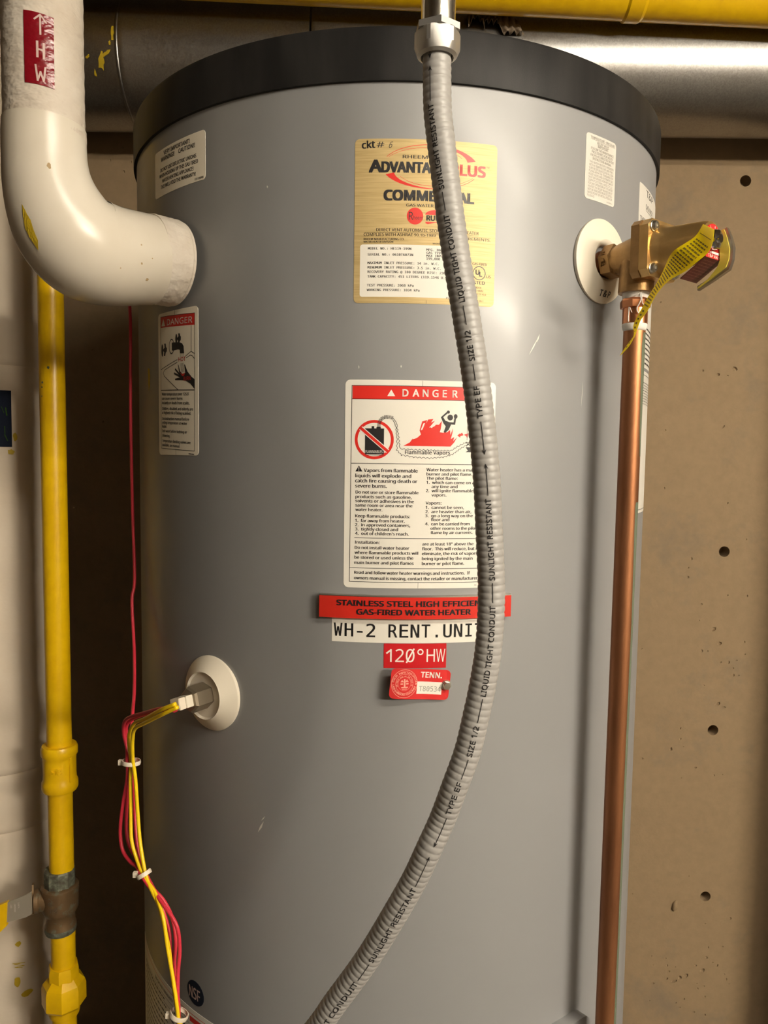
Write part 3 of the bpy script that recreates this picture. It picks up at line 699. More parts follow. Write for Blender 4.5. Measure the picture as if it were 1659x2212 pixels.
# --- boiler inspection tag on its screw
def tagm(u, z, h):
    lift = 2.2 + max(0.0, 59 - u) * 0.17 + max(0.0, u - 59) * 0.05 + 0.9 * math.sin(u * 0.13)
    return tank(u, z, h + lift)
ins = Ink()
c5, s5 = math.cos(rad(-5.2)), math.sin(rad(-5.2))
def loc(x, y): return (32.2 + x * c5 - y * s5, 1265.9 + x * s5 + y * c5)
q = Ink(); q.rrect(-30.5, -15.6, 30.5, 15.6, 4.5, 6)
ins.v = [loc(*p) for p in q.v]; ins.f = q.f
P = ins.build('inspection_tag', M['tag_red'], tagm, 0.4, heater, 4, -0.4); P['label'] = 'red inspection tag held by a screw'
K, W_ = Ink(), Ink()
scx, scz = 15.9, 1267.6
W_.ring(scx, scz, 12.7, 13.1, 48, k1=1.12); W_.ring(scx, scz, 8.6, 8.9, 40, k1=1.12)
W_.arc_text('BOILER INSPECTION DIVISION', scx, scz, 10.6, 2.1, 165, -5); W_.arc_text('LABOR & WORKFORCE DEVELOPMENT', scx, scz, 10.2, 2.0, 185, 340)
W_.ring(scx, scz, 6.2, 6.4, 36, k1=1.12); W_.arc_text('THE GREAT SEAL OF THE STATE OF', scx, scz, 6.9, 1.4, 200, -20)
for a, b, c, d in ((-4, 1.8, 4, 2.4), (-0.7, -3.5, 0.9, 4.8), (-3.2, -4.4, 3.4, -3.2), (-4, -0.8, -1.4, 0.6), (1.6, -0.8, 4, 0.6), (-2.4, -5.8, 2.4, -5.2)): W_.rect(scx + a, scz + b, scx + c, scz + d)
W_.poly([(scx - 3.6, scz + 2.4), (scx - 2.4, scz + 4.4), (scx - 1.2, scz + 2.4)]); W_.poly([(scx + 1.2, scz + 2.4), (scx + 2.4, scz + 4.6), (scx + 3.6, scz + 2.4)])
K.text('TENN.', 32.3, 1273.0, 5.6, 54, bold=0.03, rot=-5.2)
K.quad([(28, 1256.2), (53.8, 1253.8), (54.7, 1266.6), (29.1, 1269)])
W_.build('seal_print', M['tag_pink'], tagm, 0.5, P, 4); K.build('white_print', M['white'], tagm, 0.5, P, 4)
G = Ink(); G.text('T80534', 30.3, 1258.9, 5.2, 53, f=MONO, bold=-0.02, rot=-5.2); G.build('stamped_number', M['grey_print'], tagm, 0.62, P, 4)
o_ = tagm(58.9, 1263.5, 0.4); ax = V((o_.x, o_.y, 0)).normalized()
b = MB(); b.lathe(o_, ax, [(0.0052, -0.002), (0.0055, 0.0002), (0.0048, 0.0014), (0.0035, 0.0016)], 28)
b.lathe(o_, ax, [(0.0043, 0.0012), (0.0043, 0.0046), (0.0036, 0.0055), (0.001, 0.0056)], 6, phase=0.3)
b.build('screw', M['zinc'], P, True, 25)

# --- access panel low on the front
k = Ink(); k.rrect(-176, 380, 254, 855, 16, 8)
P = k.build('access_panel', M['tank'], tank, 14, heater, 6, 0.0)

# --- sensor port
th = rad(-33.9); aS = V((math.sin(th), -math.cos(th), 0)); oS = aS * R + V((0, 0, 1.2325))
P = lathe('sensor_escutcheon', oS, aS, [(0.0415, -0.002), (0.042, 0.001), (0.0412, 0.002), (0.027, 0.0125), (0.0262, 0.0135), (0.0255, 0.0125), (0.0245, 0.011), (0.010, 0.0095)], M['cream'], heater, 64, 50)
P['label'] = 'cream disc around the sensor port'
b = MB(); b.lathe(oS, aS, [(0.0145, 0.004), (0.0145, 0.031), (0.0125, 0.0335), (0.006, 0.0335)], 6, phase=0.25)
b.build('sensor_hex', M['probe'], P, True, 30)
tS = V((math.cos(th), math.sin(th), 0))
def obox(name, o, a, t, h0, h1, w, hz, material, parent, roll=0.0, bev=0.0):
    e1 = t * math.cos(roll) + V((0, 0, 1)) * math.sin(roll); e2 = -t * math.sin(roll) + V((0, 0, 1)) * math.cos(roll)
    mb = MB()
    c = [(-w, -hz), (w, -hz), (w, hz), (-w, hz)]
    vs = [o + a * h0 + e1 * x + e2 * y for x, y in c] + [o + a * h1 + e1 * x + e2 * y for x, y in c]
    mb.add(vs, [(0, 1, 2, 3), (4, 5, 6, 7), (0, 1, 5, 4), (1, 2, 6, 5), (2, 3, 7, 6), (3, 0, 4, 7)])
    ob = mb.build(name, material, parent)
    if bev:
        bm = bmesh.new(); bm.from_mesh(ob.data); bmesh.ops.bevel(bm, geom=bm.edges[:], offset=bev, segments=2, affect='EDGES'); bm.to_mesh(ob.data); bm.free()
    return ob
obox('sensor_socket', oS, aS, tS, 0.030, 0.0425, 0.0072, 0.0062, M['cream'], P, 0.25, 0.0006)

# --- relief valve escutcheon
tv = rad(39.6); aV = V((math.sin(tv), -math.cos(tv), 0)); tV = V((math.cos(tv), math.sin(tv), 0)); oV = V((0, 0, 1.707)) 
P = lathe('valve_escutcheon', aV * R + V((0, 0, 1.7095)), aV, [(0.0435, -0.003), (0.0448, 0.0), (0.0445, 0.0016), (0.0225, 0.0085), (0.0215, 0.0085), (0.0165, 0.0045), (0.0155, -0.004)], M['cream'], heater, 64, 50)
P['label'] = 'white disc marked T & P'
def discm(u, v, h): return aV * (R + (0.0016 + (0.0445 - math.hypot(u, v) / 1000) / 0.022 * 0.0069) + h / 1000) + tV * u / 1000 + V((0, 0, 1.7095 + v / 1000))
K = Ink(); K.text('T & P', -6.5, -37.2, 6.2, 12.5, bold=0.03, shear=0.1); K.build('lettering', M['black'], discm, 0.3, P)

# --- small scuffs and paint drips on the jacket
K = Ink()
def sc(u, z, L, a, w):
    K.poly([(u - L / 2 * math.cos(rad(a)), z - L / 2 * math.sin(rad(a))), (u + w * math.sin(rad(a)), z - w * math.cos(rad(a))), (u + L / 2 * math.cos(rad(a)), z + L / 2 * math.sin(rad(a))), (u - w * 0.7 * math.sin(rad(a)), z + w * 0.7 * math.cos(rad(a)))])
sc(149, 1612, 22, 60, 0.8); sc(154, 1620, 10, 68, 1.0); sc(-139, 1096, 16, 62, 1.4); sc(-136, 1106, 8, 50, 0.7); sc(-132.5, 1766, 3, 100, 1.0); sc(8, 1586, 3, 90, 0.8); sc(218, 1566, 30, 88, 0.4); sc(230, 1650, 40, 92, 0.35); sc(-34, 1585, 4, 95, 0.6)
def pieces(K, name, material, fn, h, parent, per=None):
    out = []
    groups = {}
    for f in K.f: groups.setdefault(K.own[f[0]], []).append(f)
    for g, fs in groups.items():
        q = Ink(); q.v = K.v; q.f = fs; out.append(q.build(name, material, fn, h, parent))
    return out
pieces(K, 'scuff_mark', M['scuff'], tank, 0.12, heater)
K = Ink(); K.poly([(-352, 1598), (-345, 1597), (-343, 1589), (-344, 1578), (-348, 1570), (-351, 1580)]); K.build('paint_drip', M['yellow_dull'], tank, 0.2, heater)

# ------------------------------------------------------------------ flexible conduit
cd = thing('electrical_conduit', 'grey ribbed flexible conduit with black print curving down across the heater front', 'conduit', (0.029, -0.53, 1.80))
cp = [(29.5,-530,1812),(29,-530,1799),(30,-530,1759),(32,-530,1740),(43,-530,1667),(54,-530,1608),(62,-530,1564),(68,-530,1524),(73,-530,1483),(76,-530,1442),(79,-530,1393),(78,-530,1352),(74,-530,1320),(69,-530,1293),(63,-530,1265),(54,-530,1238),(45,-525,1208),(35,-525,1184),(24,-520,1155),(8,-515,1121),(-15,-505,1074),(-43,-495,1026),(-55,-490,1004),(-90,-474,945),(-120,-450,880),(-125,-415,820),(-122,-385,790),(-120,-366,775)]
path = catmull([V(p) / 1000 for p in cp], 0.0007)
path = smooth_path(path, 60)
RH = 0.01065; PITCH = 0.0054; ST = 0.0007
def ripple(i):
    ph = (i * ST / PITCH) % 1.0
    return RH - 0.00066 * (1 - abs(math.sin(math.pi * ph)) ** 0.55)
b = MB(); b.sweep(path, ripple, 26)
hose_o = b.build('flexible_hose', M['conduit'], cd, True)
zs = [p.z for p in path]
def s_at(z):
    z /= 1000.0
    lo, hi = 0, len(zs) - 1
    while hi - lo > 1:
        k = (lo + hi) // 2
        if zs[k] > z: lo = k
        else: hi = k
    return lo + (zs[lo] - z) / max(1e-9, zs[lo] - zs[hi])
def phi_at(z):
    t = [(1800, -32), (1715, -31), (1676, -22), (1625, -13), (1535, -8), (1440, -4), (1360, 0), (1290, 2), (700, 0)]
    for (z0, p0), (z1, p1) in zip(t, t[1:]):
        if z >= z1: return p0 + (p1 - p0) * (z0 - z) / (z0 - z1)
    return 0
def hosem(x, y, h):
    """x: path samples, y: mm towards the left of the print, h mm above the rib crests"""
    i = max(1.0, min(len(path) - 2.0, x)); k = int(i); p = path[k].lerp(path[k + 1], i - k)
    t = (path[k + 1] - path[k - 1]).normalized()
    n = (V((0, -1, 0)) - t * V((0, -1, 0)).dot(t)).normalized(); bb = t.cross(n)
    if bb.x < 0: bb = -bb
    a = rad(phi_at(p.z * 1000)) - y / (RH * 1000)
    return p + (n * math.cos(a) + bb * math.sin(a)) * (RH + h / 1000)
class HoseInk(Ink):
    def run(s, t, z0, z1, h=4.0):
        """text from lower height z0 up to z1"""
        vs, fs = glyphs(t, SANS, 0.0); kh = h / cap_h(SANS)
        a = min(v[0] for v in vs); b_ = max(v[0] for v in vs); i0, i1 = s_at(z0), s_at(z1)
        for dy in (-0.11, 0.0, 0.11):
            n = len(s.v)
            s.v += [(i0 + (i1 - i0) * (u - a) / (b_ - a) + dy * 1.4, w * kh - h / 2 + dy) for u, w in vs]
            s.f += [tuple(i + n for i in g) for g in fs]
    def dash(s, z0, z1, w=0.55): s.rect(s_at(z0), -w / 2, s_at(z1), w / 2)
    def head(s, ztip, dirn):
        i = s_at(ztip); d = 4.2 / (ST * 1000) * dirn
        s.poly([(i, 0), (i + d, 1.6), (i + d * 0.6, 0), (i + d, -1.6)])
K = HoseInk()
K.dash(1788.3, 1799); K.head(1786, -1); K.head(1781.4, 1); K.dash(1779, 1756.7)
K.run('SUNLIGHT RESISTANT', 1694.6, 1754.7); K.dash(1692.6, 1679.1); K.run('LIQUID TIGHT CONDUIT', 1612.8, 1676.1); K.dash(1610.2, 1596.3); K.run('SIZE 1/2', 1569.8, 1591.9); K.dash(1567.4, 1555.2); K.run('TYPE EF', 1527.2, 1551)
K.dash(1524.7, 1501); K.head(1499.8, -1); K.head(1493.3, 1); K.dash(1491, 1469.1)
K.run('SUNLIGHT RESISTANT', 1404.4, 1466.6); K.dash(1402.3, 1387.1); K.run('LIQUID TIGHT CONDUIT', 1314, 1384.6); K.dash(1312.1, 1293); K.run('SIZE 1/2', 1266, 1290.3); K.dash(1263.5, 1248.1); K.run('TYPE EF', 1219.7, 1245.5)
K.dash(1216.3, 1191); K.head(1189.9, -1); K.head(1183.1, 1); K.dash(1181, 1155.9)
K.run('SUNLIGHT RESISTANT', 1082.6, 1153.7); K.dash(1080.2, 1063.1); K.run('LIQUID TIGHT CONDUIT', 968, 1060.6)
K.build('lettering', M['black'], hosem, 0.12, hose_o, 3.0)
up_ax = (0.0, 0.0, 1.0)
b = MB()
o_ = (0.0292, -0.53, 1.7925)
hexr = 0.0178
prof = [(0.0112, 0.000), (0.0122, -0.0022), (0.0148, -0.0006), (hexr, 0.0042), (hexr, 0.0140), (0.0165, 0.0149), (0.0125, 0.0149)]
# hexagon body with a turned conical nose
n = 36; ring_v = []; fs = []
for j, (r, h) in enumerate(prof):
    for k in range(n):
        a = 2 * math.pi * k / n
        rh = hexr * math.cos(math.pi / 6) / math.cos(((a - 0.10) % (math.pi / 3)) - math.pi / 6)
        ring_v.append((o_[0] + min(r, rh) * math.cos(a) if r < hexr else o_[0] + rh * math.cos(a), o_[1] + (min(r, rh) if r < hexr else rh) * math.sin(a), o_[2] + h))
for j in range(len(prof) - 1):
    for k in range(n): fs.append((j * n + k, j * n + (k + 1) % n, (j + 1) * n + (k + 1) % n, (j + 1) * n + k))
b.add(ring_v, fs)
b.build('compression_nut', M['nut'], cd, True, 24)
b = MB(); b.lathe((0.0292, -0.53, 1.8076), (0, 0, 1), [(0.0125, 0), (0.0174, 0), (0.0174, 0.0046), (0.0125, 0.0050)], 6, phase=0.10 - math.pi / 6, ref=(1, 0, 0))
b.build('lock_ring', M['nut'], cd)
lathe('metal_tube', (0.0295, -0.53, 1.8120), (0, 0, 1), [(0.0127, 0), (0.0127, 0.936)], M['emt'], cd, 48)

# ------------------------------------------------------------------ insulated hot water pipe with elbow
rp = thing('insulated_pipe', 'white insulated hot water pipe with glossy elbow entering the left side of heater', 'pipe', (-0.338, -0.360, 1.70))
tr = rad(-43.2); aR = V((math.sin(tr), -math.cos(tr), 0)); RC = aR * 0.494; ZR = 1.7045
b = MB(); pts = [V((RC.x, RC.y, 1.796 + 0.0032 * k)) for k in range(int(0.96 / 0.0032))]
b.sweep(pts, lambda i: 0.0365 + 0.0002 * math.sin(i * 1.3) + (0.0012 if i < 4 else 0), 64, ref=(0, -1, 0))
b.build('pipe_jacket', M['jacket'], rp, True, 40)
# centre line (distance from tank axis, height) and radius of the moulded cover
sec = [(0.494, 1.808, 0.0378), (0.4945, 1.795, 0.0381), (0.494, 1.775, 0.0386), (0.4915, 1.755, 0.0412), (0.485, 1.735, 0.0455), (0.474, 1.716, 0.0500), (0.457, 1.7025, 0.0520), (0.438, 1.6990, 0.0512), (0.418, 1.6995, 0.0492), (0.398, 1.7018, 0.0475), (0.384, 1.7030, 0.0466)]
e3 = smooth_path(catmull([V(q) for q in sec], 0.0025), 6)
el = [aR * q.x + V((0, 0, q.y)) for q in e3]
N = len(el)
def er(i): return e3[i].z
b = MB(); b.sweep(el, er, 64, ref=tuple(tV * 0 + V((math.cos(tr), math.sin(tr), 0))))
cov = b.build('elbow_cover', M['pvc'], rp, True, 40); cov['label'] = 'glossy white elbow cover'
def elbowm(x, y, h):
    i = max(1, min(N - 2, int(x))); p = el[i].lerp(el[i + 1], max(0.0, min(1.0, x - i))); t = (el[i + 1] - el[i - 1]).normalized()
    e1 = V((math.cos(tr), math.sin(tr), 0)); e1 = (e1 - t * e1.dot(t)).normalized(); e2 = t.cross(e1); a = y / 50.0
    return p + (e1 * math.cos(a) + e2 * math.sin(a)) * (er(i) + h / 1000)
M['stain'] = mat('brown_spot', (0.36, 0.25, 0.12), 0.6)
for fx, y, r in ((0.24, 18, 2.6), (0.80, 14, 1.1), (0.84, 30, 1.6), (0.80, -4, 0.8), (0.70, 22, 0.7), (0.86, 8, 0.8)):
    q = Ink(); x = fx * N; q.poly([(x + r * 0.4 * random.uniform(0.7, 1.2) * math.cos(2 * math.pi * k / 9), y + r * random.uniform(0.7, 1.2) * math.sin(2 * math.pi * k / 9)) for k in range(9)])
    q.build('spot', M['stain'], elbowm, 0.25, cov, 2)
q = Ink(); q.poly([(0.36 * N, 56), (0.42 * N, 52), (0.48 * N, 54), (0.50 * N, 60), (0.44 * N, 62)]); q.build('paint_smear', M['yellow_dull'], elbowm, 0.7, cov, 1)
# curled lip of the cover along the inside of the bend
lip = MB(); A_, B_ = [], []
for i in range(6, N - 1):
    p = el[i]; t = (el[min(i + 1, N - 1)] - el[i - 1]).normalized(); inner = (aR * 0.395 + V((0, 0, 1.80)) - p)
    inner = (inner - t * inner.dot(t)).normalized(); side = t.cross(inner)
    if side.y > 0: side = -side
    g = 0.0026 * math.sin(math.pi * (i - 6) / (N - 7)) + 0.0008
    A_.append(p + inner * (er(i) + g) + side * 0.002); B_.append(p + inner * (er(i) - 0.002) + side * 0.012)
n = len(A_); off = V((0.0, 0.0012, 0.0008))
lip.add(A_ + B_ + [q + off for q in A_] + [q + off for q in B_],
        [(k, k + 1, n + k + 1, n + k) for k in range(n - 1)] + [(2 * n + k, 2 * n + k + 1, 3 * n + k + 1, 3 * n + k) for k in range(n - 1)] + [(k, k + 1, 2 * n + k + 1, 2 * n + k) for k in range(n - 1)])
lip.build('cover_lip', M['pvc'], cov, True)
b = MB(); pts = [aR * (0.388 - 0.0022 * k) + V((0, 0, ZR)) for k in range(16)]
b.sweep(pts, lambda i: 0.0462 + (0.0004 * math.sin(i * 2.1)) - (0.0008 if i > 13 else 0), 72)
b.build('stub_jacket', M['jacket'], rp, True, 40)
lathe('pipe_core', aR * 0.3505 + V((0, 0, ZR)), aR, [(0.021, 0), (0.021, 0.02)], M['patina'], rp, 32)
def risem(u, z, h):
    a = u / 36.5 + 0.0; r = 0.0368 + h / 1000
    return V((RC.x + r * math.sin(a), RC.y - r * math.cos(a), z / 1000))
k = Ink(); k.quad([(-0.6, 1832.2), (24.4, 1829.6), (24.6, 1892.4), (-0.6, 1895.2)])
P = k.build('pipe_marker', M['marker_red'], risem, 0.5, rp, 3, 0.0); P['label'] = 'dark red marker with arrow and letters'
K = Ink(); u = 36.5 * math.pi / 180
K.line([(21 * u, 1891.6), (21 * u, 1875.2)], 1.5); K.line([(21 * u, 1892.2), (13.6 * u, 1887.9)], 1.5); K.line([(21 * u, 1892.2), (28.8 * u, 1885.9)], 1.3)
K.line([(16.6 * u, 1868.3), (16.6 * u, 1855.4)], 2.0); K.line([(25 * u, 1867.2), (25 * u, 1854.4)], 2.0); K.line([(16.6 * u, 1862), (25 * u, 1861.2)], 1.6)
K.line([(14 * u, 1847.8), (16.4 * u, 1834.6), (20.2 * u, 1842), (24.2 * u, 1834.4), (26.6 * u, 1846.4)], 1.6)
K.build('lettering', M['marker_print'], risem, 0.62, P, 3)

# ------------------------------------------------------------------ yellow gas riser
gx, gy = -0.464, -0.07
gp = thing('gas_pipe', 'yellow painted vertical gas pipe with coupling, valve and union on the left', 'pipe', (gx, gy, 0))
GR = 0.0167
def thread(z0, d, n_=5):
    return [(GR * (0.992 + 0.022 * (k % 2)), z0 + d * k * 0.0016) for k in range(2 * n_)]
def gpipe(z0, z1, t0=True, t1=True, n_=4):
    pr = []
    if t0: pr += sorted([(r, z) for r, z in thread(z0, 1, n_)], key=lambda q: q[1])
    else: pr += [(GR, z0)]
    pr += [(GR, z0 + 0.02), (GR, z1 - 0.02)]
    if t1: pr += sorted([(r, z) for r, z in thread(z1, -1, n_)], key=lambda q: q[1])
    else: pr += [(GR, z1)]
    return lathe('pipe', (gx, gy, 0), (0, 0, 1), pr, M['gas'], gp, 48, 60)
gpipe(1.078, 2.70, True, False); gpipe(0.893, 1.026); gpipe(0.746, 0.815, True, True, 4); gpipe(0.05, 0.69, False, True)
P = lathe('coupling', (gx, gy, 0), (0, 0, 1), [(0.017, 1.018), (0.0225, 1.0175), (0.0243, 1.021), (0.0243, 1.030), (0.0225, 1.034), (0.0221, 1.040), (0.0221, 1.062), (0.0225, 1.067), (0.0245, 1.070), (0.0245, 1.079), (0.0228, 1.083), (0.017, 1.0835)], M['gas'], gp, 48, 40)
b = MB()
for a in (62, 200): # moulded ribs of the coupling
    c, s_ = math.cos(rad(a - 90)), math.sin(rad(a - 90))
    for dz in (0,):
        ex, ey = V((c, s_, 0)), V((-s_, c, 0)); q0 = V((gx, gy, 0)) + ex * 0.0215
        vs = [q0 + ey * y + ex * x + V((0, 0, z)) for z in (1.033, 1.068) for x, y in ((0, -0.0025), (0.0025, -0.0018), (0.0025, 0.0018), (0, 0.0025))]
        b.add(vs, [(0, 1, 2, 3), (4, 5, 6, 7), (0, 1, 5, 4), (1, 2, 6, 5), (2, 3, 7, 6), (3, 0, 4, 7)])
    b.build('rib', M['gas'], P); b = MB()
def gcyl(u, z, h, rr_=0.0221): return V((gx + (rr_ + h / 1000) * math.sin(u / 22.1), gy - (rr_ + h / 1000) * math.cos(u / 22.1), z / 1000))
K = Ink(); K.text('SI8', -3, 1047, 8, 13, bold=0.05); K.build('raised_mark', M['gas'], lambda u_, z_, h_: gcyl(u_, z_, h_), 1.1, P, 3, -0.3)
# chips in the paint
def gpm(u, z, h): return V((gx + (GR + h / 1000) * math.sin(u / 16.7), gy - (GR + h / 1000) * math.cos(u / 16.7), z / 1000))
for u, z, r in ((2.2, 1608, 2.4), (-6.6, 1588, 1.8), (-7.6, 1582, 1.4), (-7.9, 1570, 1.2)):
    q = Ink(); q.poly([(u + r * random.uniform(0.6, 1.15) * math.cos(2 * math.pi * k / 9), z + r * random.uniform(0.6, 1.15) * math.sin(2 * math.pi * k / 9)) for k in range(9)])
    q.build('paint_chip', M['patina'], gpm, 0.12, gp, 2)
# ball valve
vb = lathe('valve_body', (gx - 0.003, gy, 0), (0, 0, 1), [(0.0165, 0.808), (0.0205, 0.808), (0.0215, 0.812), (0.0215, 0.818), (0.020, 0.822), (0.020, 0.834), (0.0225, 0.838), (0.0245, 0.842), (0.0250, 0.853), (0.0252, 0.866), (0.0256, 0.868), (0.0256, 0.875), (0.0235, 0.877), (0.0200, 0.878)], M['valve_bronze'], gp, 56, 35)
lathe('valve_collar', (gx - 0.003, gy, 0), (0, 0, 1), [(0.018, 0.873), (0.0212, 0.874), (0.0212, 0.899), (0.0200, 0.901), (0.0168, 0.9008)], M['verdigris'], vb, 10, 28)
lathe('valve_collar', (gx - 0.003, gy, 0), (0, 0, 1), [(0.017, 0.8075), (0.0207, 0.8078), (0.0217, 0.811), (0.0216, 0.816), (0.0205, 0.8185)], M['verdigris'], vb, 40, 35)
aH = V((-0.93, -0.36, 0)).normalized(); oH = V((gx - 0.003, gy, 0.858))
lathe('valve_neck', oH, aH, [(0.0165, 0.015), (0.0150, 0.027), (0.0165, 0.029), (0.0165, 0.034), (0.0120, 0.035)], M['valve_bronze'], vb, 40, 35)
K = Ink()
def vcyl(u_, z_, h_): return V((gx - 0.003 + (0.0249 + h_ / 1000) * math.sin(u_ / 25), gy - (0.0249 + h_ / 1000) * math.cos(u_ / 25), z_ / 1000))
K.ring(-3.5, 861, 2.6, 3.1, 20); K.text('UL', -5.4, 859.6, 2.6, -1.8); K.text('Z10', -4, 849.5, 5, 3.5, bold=0.0); K.text('LNG', 6.5, 848.5, 3, rot=90)
K.build('cast_mark', M['steel'], vcyl, 0.35, vb, 2)
# lever
tH = V((0.36, -0.93, 0)).normalized()
def lev(u_, v_, h_): return oH + aH * (h_ / 1000) + tH * (u_ / 1000) + V((0, 0, v_ / 1000))
hd = MB(); hd.prism([(-17, 2), (-13, 17), (-5, 25), (1, 25), (6, 16), (9, 0), (9, -14), (2, -19), (-12, -16)], lev, 34, 36.4)
hd.prism([(-17, 2), (-12, -16), (2, -19), (9, -14), (9, 3)], lambda u_, v_, h_: lev(u_, v_, h_ ) , 36.4, 38.5)
hnd = hd.build('handle', M['valve_bronze'], gp)
arm = MB()
def armm(x, z, h_): return V((-0.500 - 0.90 * x / 1000, -0.103 - 0.14 * x / 1000 + h_ / 1000, z / 1000))
arm.prism([(-8, 884), (0, 880), (30, 870), (44, 866), (44, 836), (30, 842), (0, 848), (-8, 852)], armm, -1.2, 1.2)
arm.build('handle_arm', M['plated'], hnd)
K = Ink()
for i, t in enumerate(('150', 'TAIWAN', 'ITALY')): K.text(t, 20 - i * 5.5, 868 + i * 1.2, 2.3, rot=-90, bold=0.0)
K.build('stamped_mark', M['white_print'], lambda x, z, h_: armm(x, z, -h_), 1.35, hnd, 2)
grip = MB(); grip.prism([(26, 873), (70, 858), (110, 840), (110, 800), (70, 812), (45, 823), (28, 838)], armm, -3.2, 3.2)
grip.build('handle_grip', M['gas'], hnd)
lathe('valve_nut', oH, aH, [(0.008, 0.036), (0.008, 0.043), (0.006, 0.045), (0.002, 0.0455)], M['valve_bronze'], hnd, 6, 30)
# union
P = lathe('union_nut', (gx, gy, 0), (0, 0, 1), [(0.0175, 0.696), (0.027, 0.6965), (0.0303, 0.701), (0.0303, 0.725), (0.0285, 0.731), (0.0205, 0.7395)], M['gas'], gp, 8, 25, True, 0.3)
lathe('union_collar', (gx, gy, 0), (0, 0, 1), [(0.0200, 0.737), (0.0213, 0.738), (0.0213, 0.752), (0.0200, 0.757), (0.0165, 0.7575)], M['gas'], P, 8, 25, True, 0.1)
lathe('union_collar', (gx, gy, 0), (0, 0, 1), [(0.0168, 0.682), (0.0205, 0.6825), (0.0215, 0.687), (0.0215, 0.697)], M['gas'], P, 40, 40)

# ------------------------------------------------------------------ large wrapped column
lc = thing('wrapped_column', 'thick canvas-wrapped vertical pipe behind the yellow gas pipe', 'pipe', (-0.615, 0.07, 0))
b = MB(); rng = random.Random(3)
pts = [V((-0.615, 0.07, 0.0 + 0.006 * k)) for k in range(int(2.75 / 0.006))]
seams = {int(0.922 / 0.006), int(1.012 / 0.006), int(1.62 / 0.006)}
b.sweep(pts, lambda i: 0.09 + 0.0005 * math.sin(i * 0.37) + 0.0004 * math.sin(i * 0.11 + 1) + (-0.0022 if i in seams else (0.0014 if (i - 1) in seams else 0)), 96)
b.build('canvas_wrap', M['column'], lc, True, 50)
def colm(u_, z_, h_): 
    a = u_ / 90.0; r = 0.0912 + h_ / 1000
    return V((-0.615 + r * math.sin(a), 0.07 - r * math.cos(a), z_ / 1000))
a0 = 90 * rad(40.4)
k = Ink(); k.quad([(a0 - 60, 1501.5), (a0 - 0.3, 1501.5), (a0, 1583), (a0 - 60, 1583)])
P = k.build('pipe_sticker', M['navy'], colm, 0.4, lc, 6, 0.0); P['label'] = 'dark navy and green sticker'
K = Ink()
for i in range(26):
    x, z = a0 - random.uniform(1, 50), random.uniform(1506, 1552); K.line([(x, z), (x + random.uniform(-4, 0), z + random.uniform(4, 12))], random.uniform(0.6, 1.6))
K.build('leaf_print', M['green_print'], colm, 0.5, P)
K = Ink(); y0 = 90 * rad(35.2)
for x, z, w, h_ in ((y0, 741, 9, 9), (y0 - 2, 681, 9, 17), (y0 + 11, 657, 20, 10), (a0 + 4, 1516, 6, 14), (a0 - 2, 1494, 10, 8)):
    n = 13; K.poly([(x + w / 2 * math.cos(2 * math.pi * k / n) * random.uniform(0.75, 1.2), z + h_ / 2 * math.sin(2 * math.pi * k / n) * random.uniform(0.75, 1.2)) for k in range(n)])
pieces(K, 'paint_mark', M['yellow_dull'], colm, 0.25, lc)
K = Ink(); K.line([(y0 - 8, 712), (y0 + 9, 708), (y0 - 6, 710), (y0 + 8, 703), (y0 - 5, 705), (y0 + 5, 701)], 0.8); K.build('brush_scribble', M['yellow_dull'], colm, 0.25, lc)

# ------------------------------------------------------------------ yellow main across the top
gm = thing('gas_main', 'large yellow horizontal gas pipe running across the top above the lid', 'pipe', (0.04, 0.27, 2.27))
d = V((1, 0, -0.0387)).normalized(); oM = V((0.039, 0.27, 2.3144))
lathe('pipe', oM - d * 1.45, d, [(0.045, 0), (0.045, 3.2)], M['gas'], gm, 64)
lathe('collar', oM + d * 0.357, d, [(0.0451, -0.004), (0.0478, 0), (0.0478, 0.024), (0.0451, 0.029)], M['gas'], gm, 64, 25)

# ------------------------------------------------------------------ galvanised duct
du = thing('ventilation_duct', 'round galvanised steel duct running horizontally along the wall behind the heater', 'duct', (0, 0.45, 2.135))
YD, ZD, RDU = 0.437, 2.247, 0.115
def dsec(x0, x1, r0, r1): return lathe('duct_section', (x0, YD, ZD), (1, 0, 0), [(r0, 0), (r0 + 0.0015, 0.004), (r0, 0.012), (r1, x1 - x0 - 0.004), (r1, x1 - x0)], M['galv'], du, 160, 60)
dsec(-1.45, -0.507, RDU, RDU); dsec(-0.509, -0.160, RDU + 0.001, RDU + 0.0004); dsec(-0.156, 3.05, RDU, RDU)
lathe('duct_bead', (-0.513, YD, ZD), (1, 0, 0), [(RDU, 0), (RDU + 0.003, 0.002), (RDU + 0.003, 0.005), (RDU, 0.007)], M['galv'], du, 160, 60)
def ductm(x, s_, h_):
    a = s_ / 115.0; r = RDU + 0.0012 + h_ / 1000
    return V((x / 1000, YD - r * math.cos(a), ZD + r * math.sin(a)))
rng = random.Random(11)
for x0, x1, sag in ((124, 154, 38), (150, 180, 28), (172, 210, 46)):
    nu, nv = 12, 10; fl = MB(); vs = []
    for j in range(nv + 1):
        for i in range(nu + 1):
            t = j / nv; x = x0 + (x1 - x0) * i / nu + 16 * t * t * (1 if x0 > 150 else 0.1)
            edge = 1 - 0.5 * math.sin(math.pi * i / nu) if x0 < 150 else 1
            vs.append(ductm(x, 50 - sag * t * edge, 3 + 10 * t * abs(math.sin(i * 0.9 + x0)) + 4 * math.sin(i * 1.7 + j)))
    fl.add(vs, [(j * (nu + 1) + i, j * (nu + 1) + i + 1, (j + 1) * (nu + 1) + i + 1, (j + 1) * (nu + 1) + i) for j in range(nv) for i in range(nu)])
    o = fl.build('torn_tape', M['tape'], du, True)
    sol = o.modifiers.new('thickness', 'SOLIDIFY'); sol.thickness = 0.0006
K = Ink()
